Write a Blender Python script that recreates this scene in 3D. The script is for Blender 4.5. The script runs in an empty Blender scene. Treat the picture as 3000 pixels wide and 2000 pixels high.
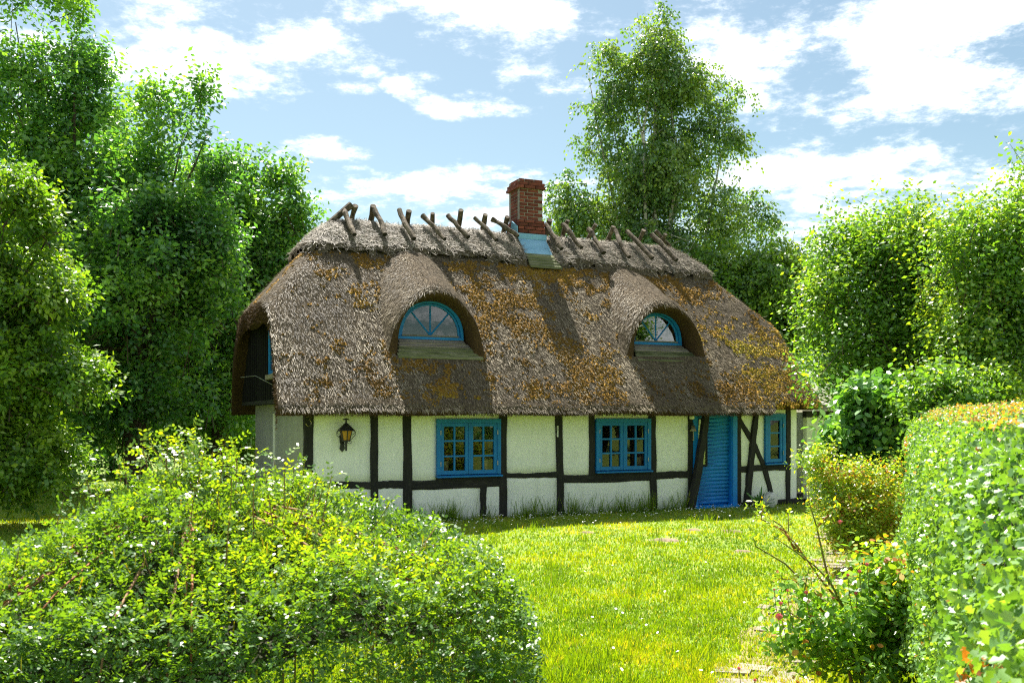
import bpy, math, random
import numpy as np
R = math.radians
rng = np.random.default_rng(7)
random.seed(7)
sc = bpy.context.scene
col = sc.collection

# ------------------------------------------------------------------ camera
F_PX, HX, HY, EYE = 2750.0, 1500.0, 1213.0, 2.0          # photograph: 3000 x 2000 px
cam_d = bpy.data.cameras.new('camera'); cam = bpy.data.objects.new('camera', cam_d); col.objects.link(cam)
cam.location = (0, 0, EYE); cam.rotation_euler = (R(90), 0, 0)
cam_d.sensor_width = 36; cam_d.lens = 36*F_PX/3000; cam_d.shift_y = (HY-1000)/3000
cam_d.clip_start = .05; cam_d.clip_end = 3000
cam_d.dof.use_dof = True; cam_d.dof.focus_distance = 14; cam_d.dof.aperture_fstop = 9
sc.camera = cam
# ------------------------------------------------------------------ sun, sky, exposure
TH = math.atan(F_PX/6300)
CO = np.array([-3.691, 16.64, 0.0])                      # front left corner of the cottage on the ground
UU = np.array([math.cos(TH), math.sin(TH), 0]); VV = np.array([-math.sin(TH), math.cos(TH), 0])
sl = np.array([.14, 2.3, 4.2]); SUN = sl[0]*UU+sl[1]*VV+np.array([0, 0, sl[2]]); SUN /= np.linalg.norm(SUN)
SUN_EL = math.asin(SUN[2]); SUN_AZ = math.atan2(SUN[0], SUN[1])
sun_d = bpy.data.lights.new('sun', 'SUN'); sun = bpy.data.objects.new('sun', sun_d); col.objects.link(sun)
sun_d.energy = 5.0; sun_d.angle = R(.55); sun_d.color = (1, .95, .86)
sun.location = (-12, 30, 60)
from mathutils import Vector
sun.rotation_euler = Vector(SUN).to_track_quat('Z', 'Y').to_euler()
sc.view_settings.view_transform = 'Standard'; sc.view_settings.look = 'None'
sc.view_settings.exposure = 1.7; sc.view_settings.gamma = 1.0
sc.cycles.use_denoising = False; sc.cycles.filter_width = 1.2
sc.cycles.max_bounces = 8; sc.cycles.diffuse_bounces = 4; sc.cycles.glossy_bounces = 3
sc.cycles.transmission_bounces = 6; sc.cycles.transparent_max_bounces = 8
sc.cycles.sample_clamp_indirect = 4

w = bpy.data.worlds.new('World'); sc.world = w; w.use_nodes = True
nt = w.node_tree; N = nt.nodes; L = nt.links
for n in list(N): N.remove(n)
def nd(t, **k):
    n = N.new(t)
    for a, b in k.items(): setattr(n, a, b)
    return n
def mth(op, a, b=None, c=None):
    n = nd('ShaderNodeMath', operation=op)
    for i, q in enumerate((a, b, c)):
        if q is None: continue
        if isinstance(q, (int, float)): n.inputs[i].default_value = q
        else: L.new(q, n.inputs[i])
    return n.outputs[0]
out = nd('ShaderNodeOutputWorld'); bg = nd('ShaderNodeBackground')
sky = nd('ShaderNodeTexSky', sky_type='NISHITA'); sky.sun_disc = False
sky.sun_elevation = SUN_EL; sky.sun_rotation = SUN_AZ; sky.air_density = 1.0; sky.dust_density = 1.0; sky.ozone_density = 1.0
SKY = 0.053
tc = nd('ShaderNodeTexCoord'); sep = nd('ShaderNodeSeparateXYZ'); L.new(tc.outputs['Generated'], sep.inputs[0])
az = mth('ARCTAN2', sep.outputs[0], sep.outputs[1]); el = mth('ARCSINE', sep.outputs[2])
cmb = nd('ShaderNodeCombineXYZ'); den = mth('ADD', mth('MAXIMUM', sep.outputs[2], 0.0), .16)
L.new(mth('DIVIDE', sep.outputs[0], den), cmb.inputs[0]); L.new(mth('DIVIDE', sep.outputs[1], den), cmb.inputs[1])
def noise(scale, detail, rough, off):
    n = nd('ShaderNodeTexNoise'); n.inputs['Scale'].default_value = scale; n.inputs['Detail'].default_value = detail
    n.inputs['Roughness'].default_value = rough
    a = nd('ShaderNodeVectorMath', operation='ADD'); a.inputs[1].default_value = (off, off*.7, off*.3); L.new(cmb.outputs[0], a.inputs[0])
    L.new(a.outputs[0], n.inputs['Vector']); return n.outputs[0]
n1 = noise(4.6, 10, .66, 3.1); n2 = noise(.9, 4, .5, 9.7)
# clouds in the part of the sky that is photographed: azimuth/elevation ellipses broken up by noise
CL = [(560,60,340,75,1.0),(830,140,230,60,1.0),(650,220,190,70,1.0),(860,270,75,32,.8),(1000,262,70,22,.75),(600,290,120,30,.7),
      (1500,40,280,80,1.1),(1900,50,260,70,1.0),(1220,250,70,28,.8),(1330,305,90,32,.9),(1500,318,90,22,.75),(1560,200,90,45,.75),
      (1640,265,100,38,.85),(1380,560,330,80,.95),(1120,530,130,40,.7),(2480,150,420,110,1.1),(2700,240,400,90,1.15),(2850,70,260,110,1.05),
      (2260,130,170,45,.8),(2270,360,80,30,.75),(2500,560,430,110,1.05),(2700,640,420,130,1.0),(2400,430,130,45,.6),(320,20,200,45,.7),
      (90,160,140,90,.8),(1000,30,170,40,.6),(320,180,60,40,.7),(900,440,130,26,.5)]
cov = None
for (x, y, rx, ry, wt) in CL:
    dx, dz = (x-HX)/F_PX, (HY-y)/F_PX
    a0 = math.atan2(dx, 1); e0 = math.asin(dz/math.sqrt(1+dx*dx+dz*dz)); k = F_PX*1.12
    da = mth('MULTIPLY', mth('SUBTRACT', az, a0), k/rx); de = mth('MULTIPLY', mth('SUBTRACT', el, e0), k/ry)
    v = mth('MULTIPLY_ADD', mth('ADD', mth('MULTIPLY', da, da), mth('MULTIPLY', de, de)), -.42*wt, wt)
    cov = v if cov is None else mth('MAXIMUM', cov, v)
gen = mth('MULTIPLY_ADD', n2, 3.2, -.95)                # unseen cloud outside the frame, thickened to add fill light
rr = mth('ADD', mth('ABSOLUTE', az), mth('MULTIPLY', mth('MAXIMUM', mth('SUBTRACT', el, .46), 0.0), 4.0))
mr = nd('ShaderNodeMapRange'); L.new(rr, mr.inputs[0]); mr.inputs[1].default_value = .5; mr.inputs[2].default_value = .75
cv = nd('ShaderNodeMix'); cv.data_type = 'FLOAT'; L.new(mr.outputs[0], cv.inputs[0]); L.new(mth('MAXIMUM', cov, -1.0), cv.inputs[2]); L.new(gen, cv.inputs[3])
n3 = noise(17, 8, .7, 5.3)
den2 = mth('ADD', mth('MULTIPLY_ADD', n3, 1.1, -.55), mth('ADD', mth('MULTIPLY', cv.outputs[0], .50), mth('MULTIPLY_ADD', n1, 3.2, -1.78)))
m2 = nd('ShaderNodeMapRange', interpolation_type='SMOOTHSTEP'); L.new(den2, m2.inputs[0]); m2.inputs[1].default_value = -.15; m2.inputs[2].default_value = .62
skc = nd('ShaderNodeVectorMath', operation='SCALE'); L.new(sky.outputs[0], skc.inputs[0]); skc.inputs[3].default_value = SKY
tn_ = nd('ShaderNodeMix'); tn_.data_type = 'RGBA'; tn_.blend_type = 'MULTIPLY'; tn_.inputs[0].default_value = 1.0; L.new(skc.outputs[0], tn_.inputs[6]); tn_.inputs[7].default_value = (.92, .97, .84, 1)   # tint put on the sky to take out some blue
mixc = nd('ShaderNodeMix'); mixc.data_type = 'RGBA'
L.new(mth('MULTIPLY', mth('POWER', m2.outputs[0], 1.4), .80), mixc.inputs[0]); L.new(tn_.outputs[2], mixc.inputs[6]); mixc.inputs[7].default_value = (.60, .60, .605, 1)
L.new(mixc.outputs[2], bg.inputs[0]); bg.inputs[1].default_value = 1.0; L.new(bg.outputs[0], out.inputs[0])

# ------------------------------------------------------------------ helpers: rays, noise, meshes
def rayl(x, y):
    d = np.array([(x-HX)/F_PX, 1, (HY-y)/F_PX]); c = np.array([0, 0, EYE])-CO
    return np.array([c@UU, c@VV, c[2]]), np.array([d@UU, d@VV, d[2]])
def pl(x, y, n, k):
    c, d = rayl(x, y); n = np.array(n, float); return c+(k-c@n)/(d@n)*d
def onv(x, y, v=0.): return pl(x, y, (0, 1, 0), v)
def onu(x, y, u=0.): return pl(x, y, (1, 0, 0), u)
SL, ZE, VE = 1.18, 2.28, -.47
def onslope(x, y, off=0.): return pl(x, y, (0, -SL, 1), ZE-SL*VE+off)
def wp(x, y, Y): return np.array([(x-HX)/F_PX*Y, Y, EYE+(HY-y)/F_PX*Y])

_h = rng.random(4096)
def vnoise(p, f=1.0, seed=0):
    p = np.asarray(p, float)*f+seed*17.31
    i = np.floor(p).astype(np.int64); t = p-i; t = t*t*(3-2*t); s = 0
    for a in (0, 1):
        for b in (0, 1):
            for c in (0, 1):
                hsh = _h[((i[:, 0]+a)*73856093 ^ (i[:, 1]+b)*19349663 ^ (i[:, 2]+c)*83492791) & 4095]
                s = s+hsh*(t[:, 0] if a else 1-t[:, 0])*(t[:, 1] if b else 1-t[:, 1])*(t[:, 2] if c else 1-t[:, 2])
    return s
def fbm(p, f=1.0, seed=0, o=3):
    s = 0; a = 1; tot = 0
    for k in range(o): s = s+a*vnoise(p, f*2**k, seed+k*3); tot += a; a *= .5
    return s/tot
def unit(a): return a/np.maximum(np.linalg.norm(a, axis=-1, keepdims=True), 1e-9)
def rdir(n): return unit(rng.normal(size=(n, 3)))

def put(name, me, parent=None, mat=None):
    o = bpy.data.objects.new(name, me); col.objects.link(o); o.parent = parent
    if mat is not None: me.materials.append(mat)
    return o
def poly(name, V, Fc, mat, parent=None, tint=None, smooth=False):
    """one mesh from arrays; Fc is an (n,k) index array"""
    V = np.ascontiguousarray(V, np.float32); Fc = np.ascontiguousarray(Fc, np.int32); n, k = Fc.shape
    me = bpy.data.meshes.new(name); me.vertices.add(len(V)); me.vertices.foreach_set('co', V.ravel())
    me.loops.add(n*k); me.loops.foreach_set('vertex_index', Fc.ravel())
    me.polygons.add(n); me.polygons.foreach_set('loop_start', np.arange(0, n*k, k, dtype=np.int32))
    if smooth: me.polygons.foreach_set('use_smooth', np.ones(n, bool))
    me.update(calc_edges=True)
    if tint is not None:
        a = me.attributes.new('tint', 'FLOAT', 'FACE'); a.data.foreach_set('value', np.ascontiguousarray(tint, np.float32))
    return put(name, me, parent, mat)
class MB:
    def __init__(s): s.v = []; s.f = []
    def add(s, v, f):
        b = len(s.v); s.v += [tuple(map(float, q)) for q in v]; s.f += [tuple(int(i)+b for i in q) for q in f]; return s
    def box(s, x0, x1, y0, y1, z0, z1):
        return s.add([(x0,y0,z0),(x1,y0,z0),(x1,y1,z0),(x0,y1,z0),(x0,y0,z1),(x1,y0,z1),(x1,y1,z1),(x0,y1,z1)],
                     [(0,3,2,1),(4,5,6,7),(0,1,5,4),(1,2,6,5),(2,3,7,6),(3,0,4,7)])
    def prism(s, pts, y0, y1):                            # outline in (x,z), extruded along y
        n = len(pts)
        return s.add([(p[0], y0, p[1]) for p in pts]+[(p[0], y1, p[1]) for p in pts],
                     [tuple(range(n)), tuple(range(2*n-1, n-1, -1))]+[(i, i+n, (i+1) % n+n, (i+1) % n) for i in range(n)])
    def tube(s, P, r, n=6, cap=True):
        P = [np.array(p, float) for p in P]; r = [r]*len(P) if isinstance(r, (int, float)) else r
        vs = []; fs = []; ref = None
        for i, p in enumerate(P):
            d = P[min(i+1, len(P)-1)]-P[max(i-1, 0)]; d = d/max(np.linalg.norm(d), 1e-9)
            if ref is None: ref = np.array([0, 0, 1.]) if abs(d[2]) < .9 else np.array([1., 0, 0])
            a = np.cross(d, ref); a /= max(np.linalg.norm(a), 1e-9); b = np.cross(d, a); ref = np.cross(a, d) if np.linalg.norm(np.cross(a, d)) > .1 else ref
            for k in range(n):
                t = 2*math.pi*k/n; vs.append(p+r[i]*(a*math.cos(t)+b*math.sin(t)))
        for i in range(len(P)-1):
            for k in range(n): fs.append((i*n+k, i*n+(k+1) % n, (i+1)*n+(k+1) % n, (i+1)*n+k))
        if cap: fs += [tuple(range(n-1, -1, -1)), tuple(range((len(P)-1)*n, len(P)*n))]
        return s.add(vs, fs)
    def lathe(s, c, prof, n=12, a0=0.):                   # prof: (radius, z) list
        vs = []; fs = []
        for (r, z) in prof:
            for k in range(n): t = a0+2*math.pi*k/n; vs.append((c[0]+r*math.cos(t), c[1]+r*math.sin(t), c[2]+z))
        for i in range(len(prof)-1):
            for k in range(n): fs.append((i*n+k, i*n+(k+1) % n, (i+1)*n+(k+1) % n, (i+1)*n+k))
        fs += [tuple(range(n-1, -1, -1)), tuple(range((len(prof)-1)*n, len(prof)*n))]
        return s.add(vs, fs)
    def build(s, name, mat, parent=None, smooth=False):
        me = bpy.data.meshes.new(name); me.from_pydata(s.v, [], s.f)
        if smooth:
            for p in me.polygons: p.use_smooth = True
        me.update(); return put(name, me, parent, mat)
def tag(o, label=None, cat=None, group=None, kind=None):
    for k, v in (('label', label), ('category', cat), ('group', group), ('kind', kind)):
        if v: o[k] = v
    return o
def empty(name, loc=(0, 0, 0), rz=0., parent=None):
    o = bpy.data.objects.new(name, None); col.objects.link(o); o.location = tuple(map(float, loc)); o.rotation_euler = (0, 0, rz)
    o.parent = parent; o.empty_display_size = .2; return o

# ------------------------------------------------------------------ materials
class Mat:
    def __init__(s, name):
        s.m = bpy.data.materials.new(name); s.m.use_nodes = True; s.t = s.m.node_tree
        for n in list(s.t.nodes): s.t.nodes.remove(n)
        s.out = s.t.nodes.new('ShaderNodeOutputMaterial')
    def n(s, t, **k):
        q = s.t.nodes.new(t)
        for a, b in k.items(): setattr(q, a, b)
        return q
    def l(s, a, b): s.t.links.new(a, b)
    def noise(s, scale, detail=4, rough=.55, sx=(1, 1, 1), coord='Object'):
        tcn = s.n('ShaderNodeTexCoord'); mp = s.n('ShaderNodeMapping'); mp.inputs['Scale'].default_value = sx
        q = s.n('ShaderNodeTexNoise'); q.inputs['Scale'].default_value = scale; q.inputs['Detail'].default_value = detail; q.inputs['Roughness'].default_value = rough
        s.l(tcn.outputs[coord], mp.inputs[0]); s.l(mp.outputs[0], q.inputs['Vector']); return q.outputs[0]
    def ramp(s, fac, stops):
        q = s.n('ShaderNodeValToRGB'); e = q.color_ramp.elements
        while len(e) > 1: e.remove(e[-1])
        e[0].position = stops[0][0]; e[0].color = (*stops[0][1], 1)
        for p, c in stops[1:]: x = e.new(p); x.color = (*c, 1)
        s.l(fac, q.inputs[0]); return q.outputs[0]
    def mix(s, fac, a, b, mode='MIX'):
        q = s.n('ShaderNodeMix'); q.data_type = 'RGBA'; q.blend_type = mode
        for i, v in ((0, fac), (6, a), (7, b)):
            if isinstance(v, (int, float)): q.inputs[i].default_value = v
            elif isinstance(v, tuple): q.inputs[i].default_value = (*v, 1)
            else: s.l(v, q.inputs[i])
        return q.outputs[2]
    def bsdf(s, color, rough=.7, spec=.4, metal=0., bump=None, bs=.5, bd=.01):
        q = s.n('ShaderNodeBsdfPrincipled')
        if isinstance(color, tuple): q.inputs['Base Color'].default_value = (*color, 1)
        else: s.l(color, q.inputs['Base Color'])
        if isinstance(rough, (int, float)): q.inputs['Roughness'].default_value = rough
        else: s.l(rough, q.inputs['Roughness'])
        q.inputs['Specular IOR Level'].default_value = spec; q.inputs['Metallic'].default_value = metal
        if bump is not None:
            b = s.n('ShaderNodeBump'); b.inputs['Strength'].default_value = bs; b.inputs['Distance'].default_value = bd
            s.l(bump, b.inputs['Height']); s.l(b.outputs[0], q.inputs['Normal'])
        return q.outputs[0]
    def done(s, sh): s.l(sh, s.out.inputs[0]); return s.m
def rough_mat(name, stops, scale=8, rough=.8, bs=.5, bd=.01, sx=(1, 1, 1), detail=6, spec=.3, rnd=0., metal=0.):
    m = Mat(name); n_ = m.noise(scale, detail, .6, sx); c = m.ramp(n_, stops)
    if rnd:
        oi = m.n('ShaderNodeObjectInfo'); hs = m.n('ShaderNodeHueSaturation'); m.l(c, hs.inputs['Color'])
        mrr = m.n('ShaderNodeMapRange'); m.l(oi.outputs['Random'], mrr.inputs[0]); mrr.inputs[3].default_value = 1-rnd; mrr.inputs[4].default_value = 1+rnd
        m.l(mrr.outputs[0], hs.inputs['Value']); c = hs.outputs[0]
    return m.done(m.bsdf(c, rough, spec, metal, n_, bs, bd))
def leaf_mat(name, stops, trans=.45, tcol=(1.5, 1.45, .35), rough=.38, spec=.5):
    m = Mat(name); at = m.n('ShaderNodeAttribute'); at.attribute_name = 'tint'
    k_ = LK.get(name[5:], 1.) if name.startswith('leaf_') else 1.
    stops = [(q, tuple(min(.8, v*k_) for v in cc)) for q, cc in stops]; c = m.ramp(at.outputs['Fac'], stops); p = m.bsdf(c, rough, spec)
    tr = m.n('ShaderNodeBsdfTranslucent'); m.l(m.mix(1.0, c, tcol, 'MULTIPLY'), tr.inputs[0])
    mx = m.n('ShaderNodeMixShader'); mx.inputs[0].default_value = trans; m.l(p, mx.inputs[1]); m.l(tr.outputs[0], mx.inputs[2])
    return m.done(mx.outputs[0])

M = {}
def plaster(name, a, b, c):
    m = Mat(name); big = m.noise(1.1, 5, .6); fine = m.noise(38, 5, .6); drip = m.noise(3.4, 7, .68, (1.2, 1.2, .55))
    k = m.ramp(big, [(.3, a), (.62, b)]); k = m.mix(m.ramp(drip, [(.5, (0, 0, 0)), (.75, (.6, .6, .6))]), k, c)
    blot = m.noise(2.3, 8, .7, (1, 1, 1.3)); k = m.mix(m.ramp(blot, [(.58, (0, 0, 0)), (.72, (.45, .45, .45))]), k, c)
    tcz = m.n('ShaderNodeTexCoord'); sz_ = m.n('ShaderNodeSeparateXYZ'); m.l(tcz.outputs['Object'], sz_.inputs[0]); sp_ = m.n('ShaderNodeMath', operation='MULTIPLY_ADD'); m.l(m.noise(7, 6, .7), sp_.inputs[0]); sp_.inputs[1].default_value = .75; m.l(sz_.outputs[2], sp_.inputs[2])
    k = m.mix(m.ramp(sp_.outputs[0], [(.30, (.55, .55, .55)), (.62, (0, 0, 0))]), k, (.36, .37, .33))      # rain splash along the foot of the wall
    vo = m.n('ShaderNodeTexVoronoi'); vo.feature = 'DISTANCE_TO_EDGE'; vo.inputs['Scale'].default_value = 1.7; tw = m.n('ShaderNodeTexCoord'); nz2 = m.n('ShaderNodeTexNoise'); nz2.inputs['Scale'].default_value = 3.; nz2.inputs['Detail'].default_value = 5; m.l(tw.outputs['Object'], nz2.inputs['Vector'])
    ad = m.n('ShaderNodeVectorMath', operation='ADD'); m.l(tw.outputs['Object'], ad.inputs[0]); m.l(nz2.outputs['Color'], ad.inputs[1]); m.l(ad.outputs[0], vo.inputs['Vector'])
    ck = m.ramp(vo.outputs['Distance'], [(0, (.5, .5, .5)), (.006, (0, 0, 0))]); k = m.mix(m.mix(1.0, ck, m.ramp(big, [(.5, (0, 0, 0)), (.62, (1, 1, 1))]), 'MULTIPLY'), k, (.30, .30, .28))
    return m.done(m.bsdf(k, .9, .2, 0, fine, .2, .004))
M['plaster'] = plaster('plaster', (.78, .78, .77), (.84, .84, .82), (.58, .59, .57))
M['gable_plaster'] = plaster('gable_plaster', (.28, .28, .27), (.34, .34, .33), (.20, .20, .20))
M['shed_plaster'] = plaster('shed_plaster', (.60, .63, .50), (.72, .74, .62), (.30, .34, .20))
M['timber'] = rough_mat('timber', [(.3, (.010, .010, .010)), (.6, (.022, .021, .020)), (.74, (.05, .046, .042)), (.84, (.13, .12, .105))], 9, .75, .6, .008, (3, 3, .6), spec=.3)
M['timber_h'] = rough_mat('timber_h', [(.3, (.010, .010, .010)), (.6, (.022, .021, .020)), (.72, (.05, .046, .042)), (.82, (.14, .13, .11))], 9, .75, .6, .008, (.6, 3, 3), spec=.3)
M['blue'] = rough_mat('blue', [(.3, (.004, .145, .42)), (.7, (.006, .185, .50))], 5, .5, .25, .003, (1, 1, 1), spec=.35, rnd=.06)
M['blue_door'] = rough_mat('blue_door', [(.25, (.004, .17, .56)), (.68, (.006, .22, .66)), (.80, (.03, .30, .70)), (.86, (.20, .36, .52))], 4, .5, .35, .003, (.4, 1, 3), spec=.35, rnd=.07)
M['black_board'] = rough_mat('black_board', [(.3, (.006, .006, .006)), (.7, (.013, .012, .012))], 8, .85, .5, .006, (3, 3, .4), spec=.1, rnd=.25)
M['thatch'] = rough_mat('thatch', [(.28, (.028, .021, .014)), (.5, (.085, .066, .044)), (.72, (.19, .15, .10))], 14, .95, 1., .05, (3.2, 1, 1), 8, .1)
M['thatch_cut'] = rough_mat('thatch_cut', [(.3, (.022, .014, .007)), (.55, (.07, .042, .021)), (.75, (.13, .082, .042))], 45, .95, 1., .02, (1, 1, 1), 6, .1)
M['log'] = rough_mat('log', [(.30, (.02, .016, .011)), (.5, (.085, .066, .045)), (.72, (.20, .165, .12))], 7, .85, .9, .012, (2, 2, 2), 8, .2, rnd=.15)
M['log_end'] = rough_mat('log_end', [(.3, (.008, .007, .006)), (.7, (.03, .026, .02))], 20, .9, .5, .005)
M['brick'] = rough_mat('brick', [(.25, (.05, .014, .011)), (.5, (.14, .032, .021)), (.75, (.22, .062, .038))], 9, .9, .7, .006, rnd=.35)
M['brick_sooty'] = rough_mat('brick_sooty', [(.25, (.04, .018, .014)), (.5, (.13, .035, .024)), (.75, (.22, .06, .04))], 9, .9, .7, .006, rnd=.35)
M['mortar'] = rough_mat('mortar', [(.3, (.15, .13, .115)), (.7, (.32, .29, .26))], 20, .95, .6, .006)
M['lead'] = rough_mat('lead', [(.3, (.10, .26, .38)), (.7, (.20, .40, .54))], 3, .45, .2, .003, (.5, .5, 2), spec=.5, metal=.25)
M['green_board'] = rough_mat('green_board', [(.3, (.05, .06, .02)), (.5, (.11, .12, .05)), (.75, (.20, .19, .13))], 6, .85, .6, .006, (.5, 2, 3), rnd=.2)
M['grey_board'] = rough_mat('grey_board', [(.3, (.10, .085, .065)), (.55, (.20, .175, .14)), (.8, (.30, .27, .22))], 6, .85, .6, .006, (.4, 2, 3), rnd=.15)
M['iron'] = rough_mat('iron', [(.3, (.012, .012, .012)), (.7, (.03, .03, .03))], 15, .5, .3, .002, spec=.5)
M['amber'] = rough_mat('amber', [(.3, (.30, .13, .012)), (.7, (.45, .22, .03))], 10, .3, .2, .002, spec=.5)
M['brass'] = rough_mat('brass', [(.3, (.20, .17, .10)), (.7, (.38, .33, .22))], 10, .4, .2, .002, metal=.8)
M['steel'] = rough_mat('steel', [(.3, (.28, .28, .27)), (.7, (.45, .44, .42))], 20, .45, .2, .002, metal=.6)
M['white_paint'] = rough_mat('white_paint', [(.3, (.66, .66, .62)), (.7, (.80, .80, .78))], 8, .6, .2, .003)
M['felt'] = rough_mat('felt', [(.3, (.16, .15, .13)), (.7, (.24, .22, .19))], 4, .85, .4, .005)
M['dark_room'] = rough_mat('dark_room', [(.3, (.025, .022, .02)), (.7, (.045, .04, .035))], 2, .9, .1, .003)  # near-black: dimness of the unlit rooms is put into the colour
M['reflection_beige'] = rough_mat('reflection_beige', [(.3, (.25, .20, .12)), (.7, (.36, .30, .2))], 12, .9, .3, .01, (6, 6, .3))  # beige for added shapes that stand in for reflections
M['soil'] = rough_mat('soil', [(.3, (.10, .075, .045)), (.7, (.24, .18, .12))], 12, .95, .8, .02)
M['paver'] = rough_mat('paver', [(.25, (.14, .115, .085)), (.5, (.22, .19, .15)), (.75, (.30, .265, .22))], 9, .9, .5, .006, rnd=.18)
M['path'] = rough_mat('path', [(.3, (.10, .11, .03)), (.5, (.20, .17, .07)), (.75, (.30, .24, .14))], 9, .95, .6, .02)
M['ground'] = rough_mat('ground', [(.3, (.08, .13, .02)), (.5, (.15, .22, .03)), (.72, (.27, .27, .06))], 2.6, .95, .7, .03, detail=10)
M['bark'] = rough_mat('bark', [(.3, (.03, .022, .015)), (.7, (.12, .09, .065))], 10, .95, 1., .02, (3, 3, .5))
M['birch_bark'] = rough_mat('birch_bark', [(.38, (.04, .035, .03)), (.5, (.45, .42, .38)), (.7, (.62, .60, .56))], 4, .8, .4, .006, (.6, .6, 3))
M['twig'] = rough_mat('twig', [(.3, (.13, .06, .03)), (.7, (.30, .18, .09))], 10, .8, .3, .003)
M['red_twig'] = rough_mat('red_twig', [(.3, (.20, .06, .03)), (.7, (.34, .14, .05))], 10, .7, .3, .003)
M['green_stem'] = rough_mat('green_stem', [(.3, (.10, .14, .03)), (.7, (.22, .16, .05))], 6, .7, .3, .003)
M['core_shade'] = rough_mat('core_shade', [(.3, (.010, .014, .005)), (.7, (.035, .04, .014))], 12, .95, 1., .05)  # near-black colour standing in for shade inside the foliage
M['rock'] = rough_mat('rock', [(.3, (.42, .42, .40)), (.7, (.66, .66, .64))], 8, .8, .6, .01)
M['flower'] = rough_mat('flower', [(.3, (.72, .72, .70)), (.7, (.85, .85, .82))], 8, .8, .2, .003)
M['rose_pink'] = rough_mat('rose_pink', [(.3, (.62, .10, .16)), (.7, (.80, .30, .34))], 30, .6, .2, .003)
M['straw'] = leaf_mat('straw', [(0, (.033, .025, .015)), (.35, (.112, .092, .060)), (.68, (.325, .272, .18)), (1, (.66, .58, .42))], .08, (1, 1, 1), .6, .3)
M['cap_straw'] = leaf_mat('cap_straw', [(0, (.04, .033, .024)), (.4, (.13, .11, .08)), (.75, (.26, .225, .17)), (1, (.46, .41, .33))], .08, (1, 1, 1), .6, .3)
M['cut_straw'] = leaf_mat('cut_straw', [(0, (.03, .017, .007)), (.5, (.11, .06, .024)), (1, (.24, .15, .07))], .08, (1, 1, 1), .7, .2)
M['moss'] = leaf_mat('moss', [(0, (.07, .045, .018)), (.35, (.19, .105, .02)), (.62, (.30, .175, .024)), (.85, (.38, .29, .03)), (1, (.44, .38, .035))], .2, (1.2, 1.1, .6), .8, .1)
def greens(a, b, c, d=None): return [(0, a), (.5, b), (.86, c), (1, d or c)]
LK = dict(maple=2.0, bright=1.25, birch=1.7, plum=1.4, hazel=1.7, pea=1.3, hedge=1.45, rose=1.6, yellow=1.35)   # leaf lightness by kind
M['leaf_maple'] = leaf_mat('leaf_maple', greens((.020, .060, .026), (.043, .106, .034), (.10, .175, .034)), .40, (1.9, 2.0, .40), .36, .65)
M['leaf_bright'] = leaf_mat('leaf_bright', greens((.04, .10, .022), (.085, .175, .026), (.17, .25, .03)), .44, (1.9, 1.85, .32), .36, .65)  # lighter greens that put the sunlit look of some crowns into colour
M['leaf_birch'] = leaf_mat('leaf_birch', greens((.028, .068, .026), (.058, .115, .032), (.12, .17, .035)), .36, (1.9, 1.9, .38), .34, .75)
M['leaf_plum'] = leaf_mat('leaf_plum', greens((.04, .10, .026), (.085, .18, .034), (.16, .25, .04), (.20, .25, .04)), .46, (1.9, 1.8, .30), .34, .8)
M['leaf_hazel'] = leaf_mat('leaf_hazel', greens((.030, .085, .028), (.060, .14, .034), (.12, .21, .04)), .34, (1.8, 1.9, .40), .36, .7)
M['leaf_pea'] = leaf_mat('leaf_pea', greens((.034, .090, .034), (.080, .165, .034), (.19, .28, .03), (.27, .31, .025)), .46, (2.3, 1.9, .18), .34, .5)
M['leaf_hedge'] = leaf_mat('leaf_hedge', [(0, (.05, .125, .034)), (.55, (.12, .22, .055)), (.84, (.21, .30, .065)), (.88, (.38, .22, .06)), (.94, (.38, .14, .035)), (1, (.20, .07, .025))], .38, (1.8, 1.7, .32), .42, .75)
M['leaf_rose'] = leaf_mat('leaf_rose', [(0, (.04, .11, .022)), (.5, (.10, .20, .028)), (.84, (.19, .27, .035)), (.9, (.32, .24, .035)), (1, (.26, .11, .035))], .48, (2.0, 1.8, .28), .36, .6)
M['leaf_yellow'] = leaf_mat('leaf_yellow', [(0, (.07, .14, .024)), (.55, (.15, .25, .032)), (.86, (.30, .34, .04)), (.94, (.34, .24, .035)), (1, (.24, .11, .03))], .48, (1.8, 1.65, .28), .36, .6)
M['pod'] = leaf_mat('pod', [(0, (.15, .20, .02)), (.6, (.32, .30, .03)), (1, (.36, .22, .03))], .4, (1.5, 1.3, .3), .5, .3)
M['grass'] = leaf_mat('grass', [(0, (.07, .16, .022)), (.45, (.165, .275, .014)), (.8, (.28, .35, .018)), (.93, (.42, .38, .06)), (1, (.50, .42, .20))], .5, (1.8, 1.6, .20), .5, .3)
def glass():
    m = Mat('window_glass'); t = m.n('ShaderNodeBsdfTransparent'); t.inputs[0].default_value = (.80, .84, .84, 1)
    g = m.n('ShaderNodeBsdfGlossy'); g.inputs['Roughness'].default_value = .015; fr = m.n('ShaderNodeFresnel'); fr.inputs[0].default_value = 1.7
    bp = m.n('ShaderNodeBump'); bp.inputs['Strength'].default_value = .04; bp.inputs['Distance'].default_value = .01; m.l(m.noise(6, 2), bp.inputs['Height']); m.l(bp.outputs[0], g.inputs['Normal'])
    x = m.n('ShaderNodeMixShader'); m.l(fr.outputs[0], x.inputs[0]); m.l(t.outputs[0], x.inputs[1]); m.l(g.outputs[0], x.inputs[2]); return m.done(x.outputs[0])
M['glass'] = glass()

# ------------------------------------------------------------------ ground
gm = MB().add([(-900, -300, 0), (900, -300, 0), (900, 1500, 0), (-900, 1500, 0)], [(0, 1, 2, 3)])
ground = tag(gm.build('lawn', M['ground']), 'sunny green lawn in front of the cottage', kind='structure')

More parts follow.
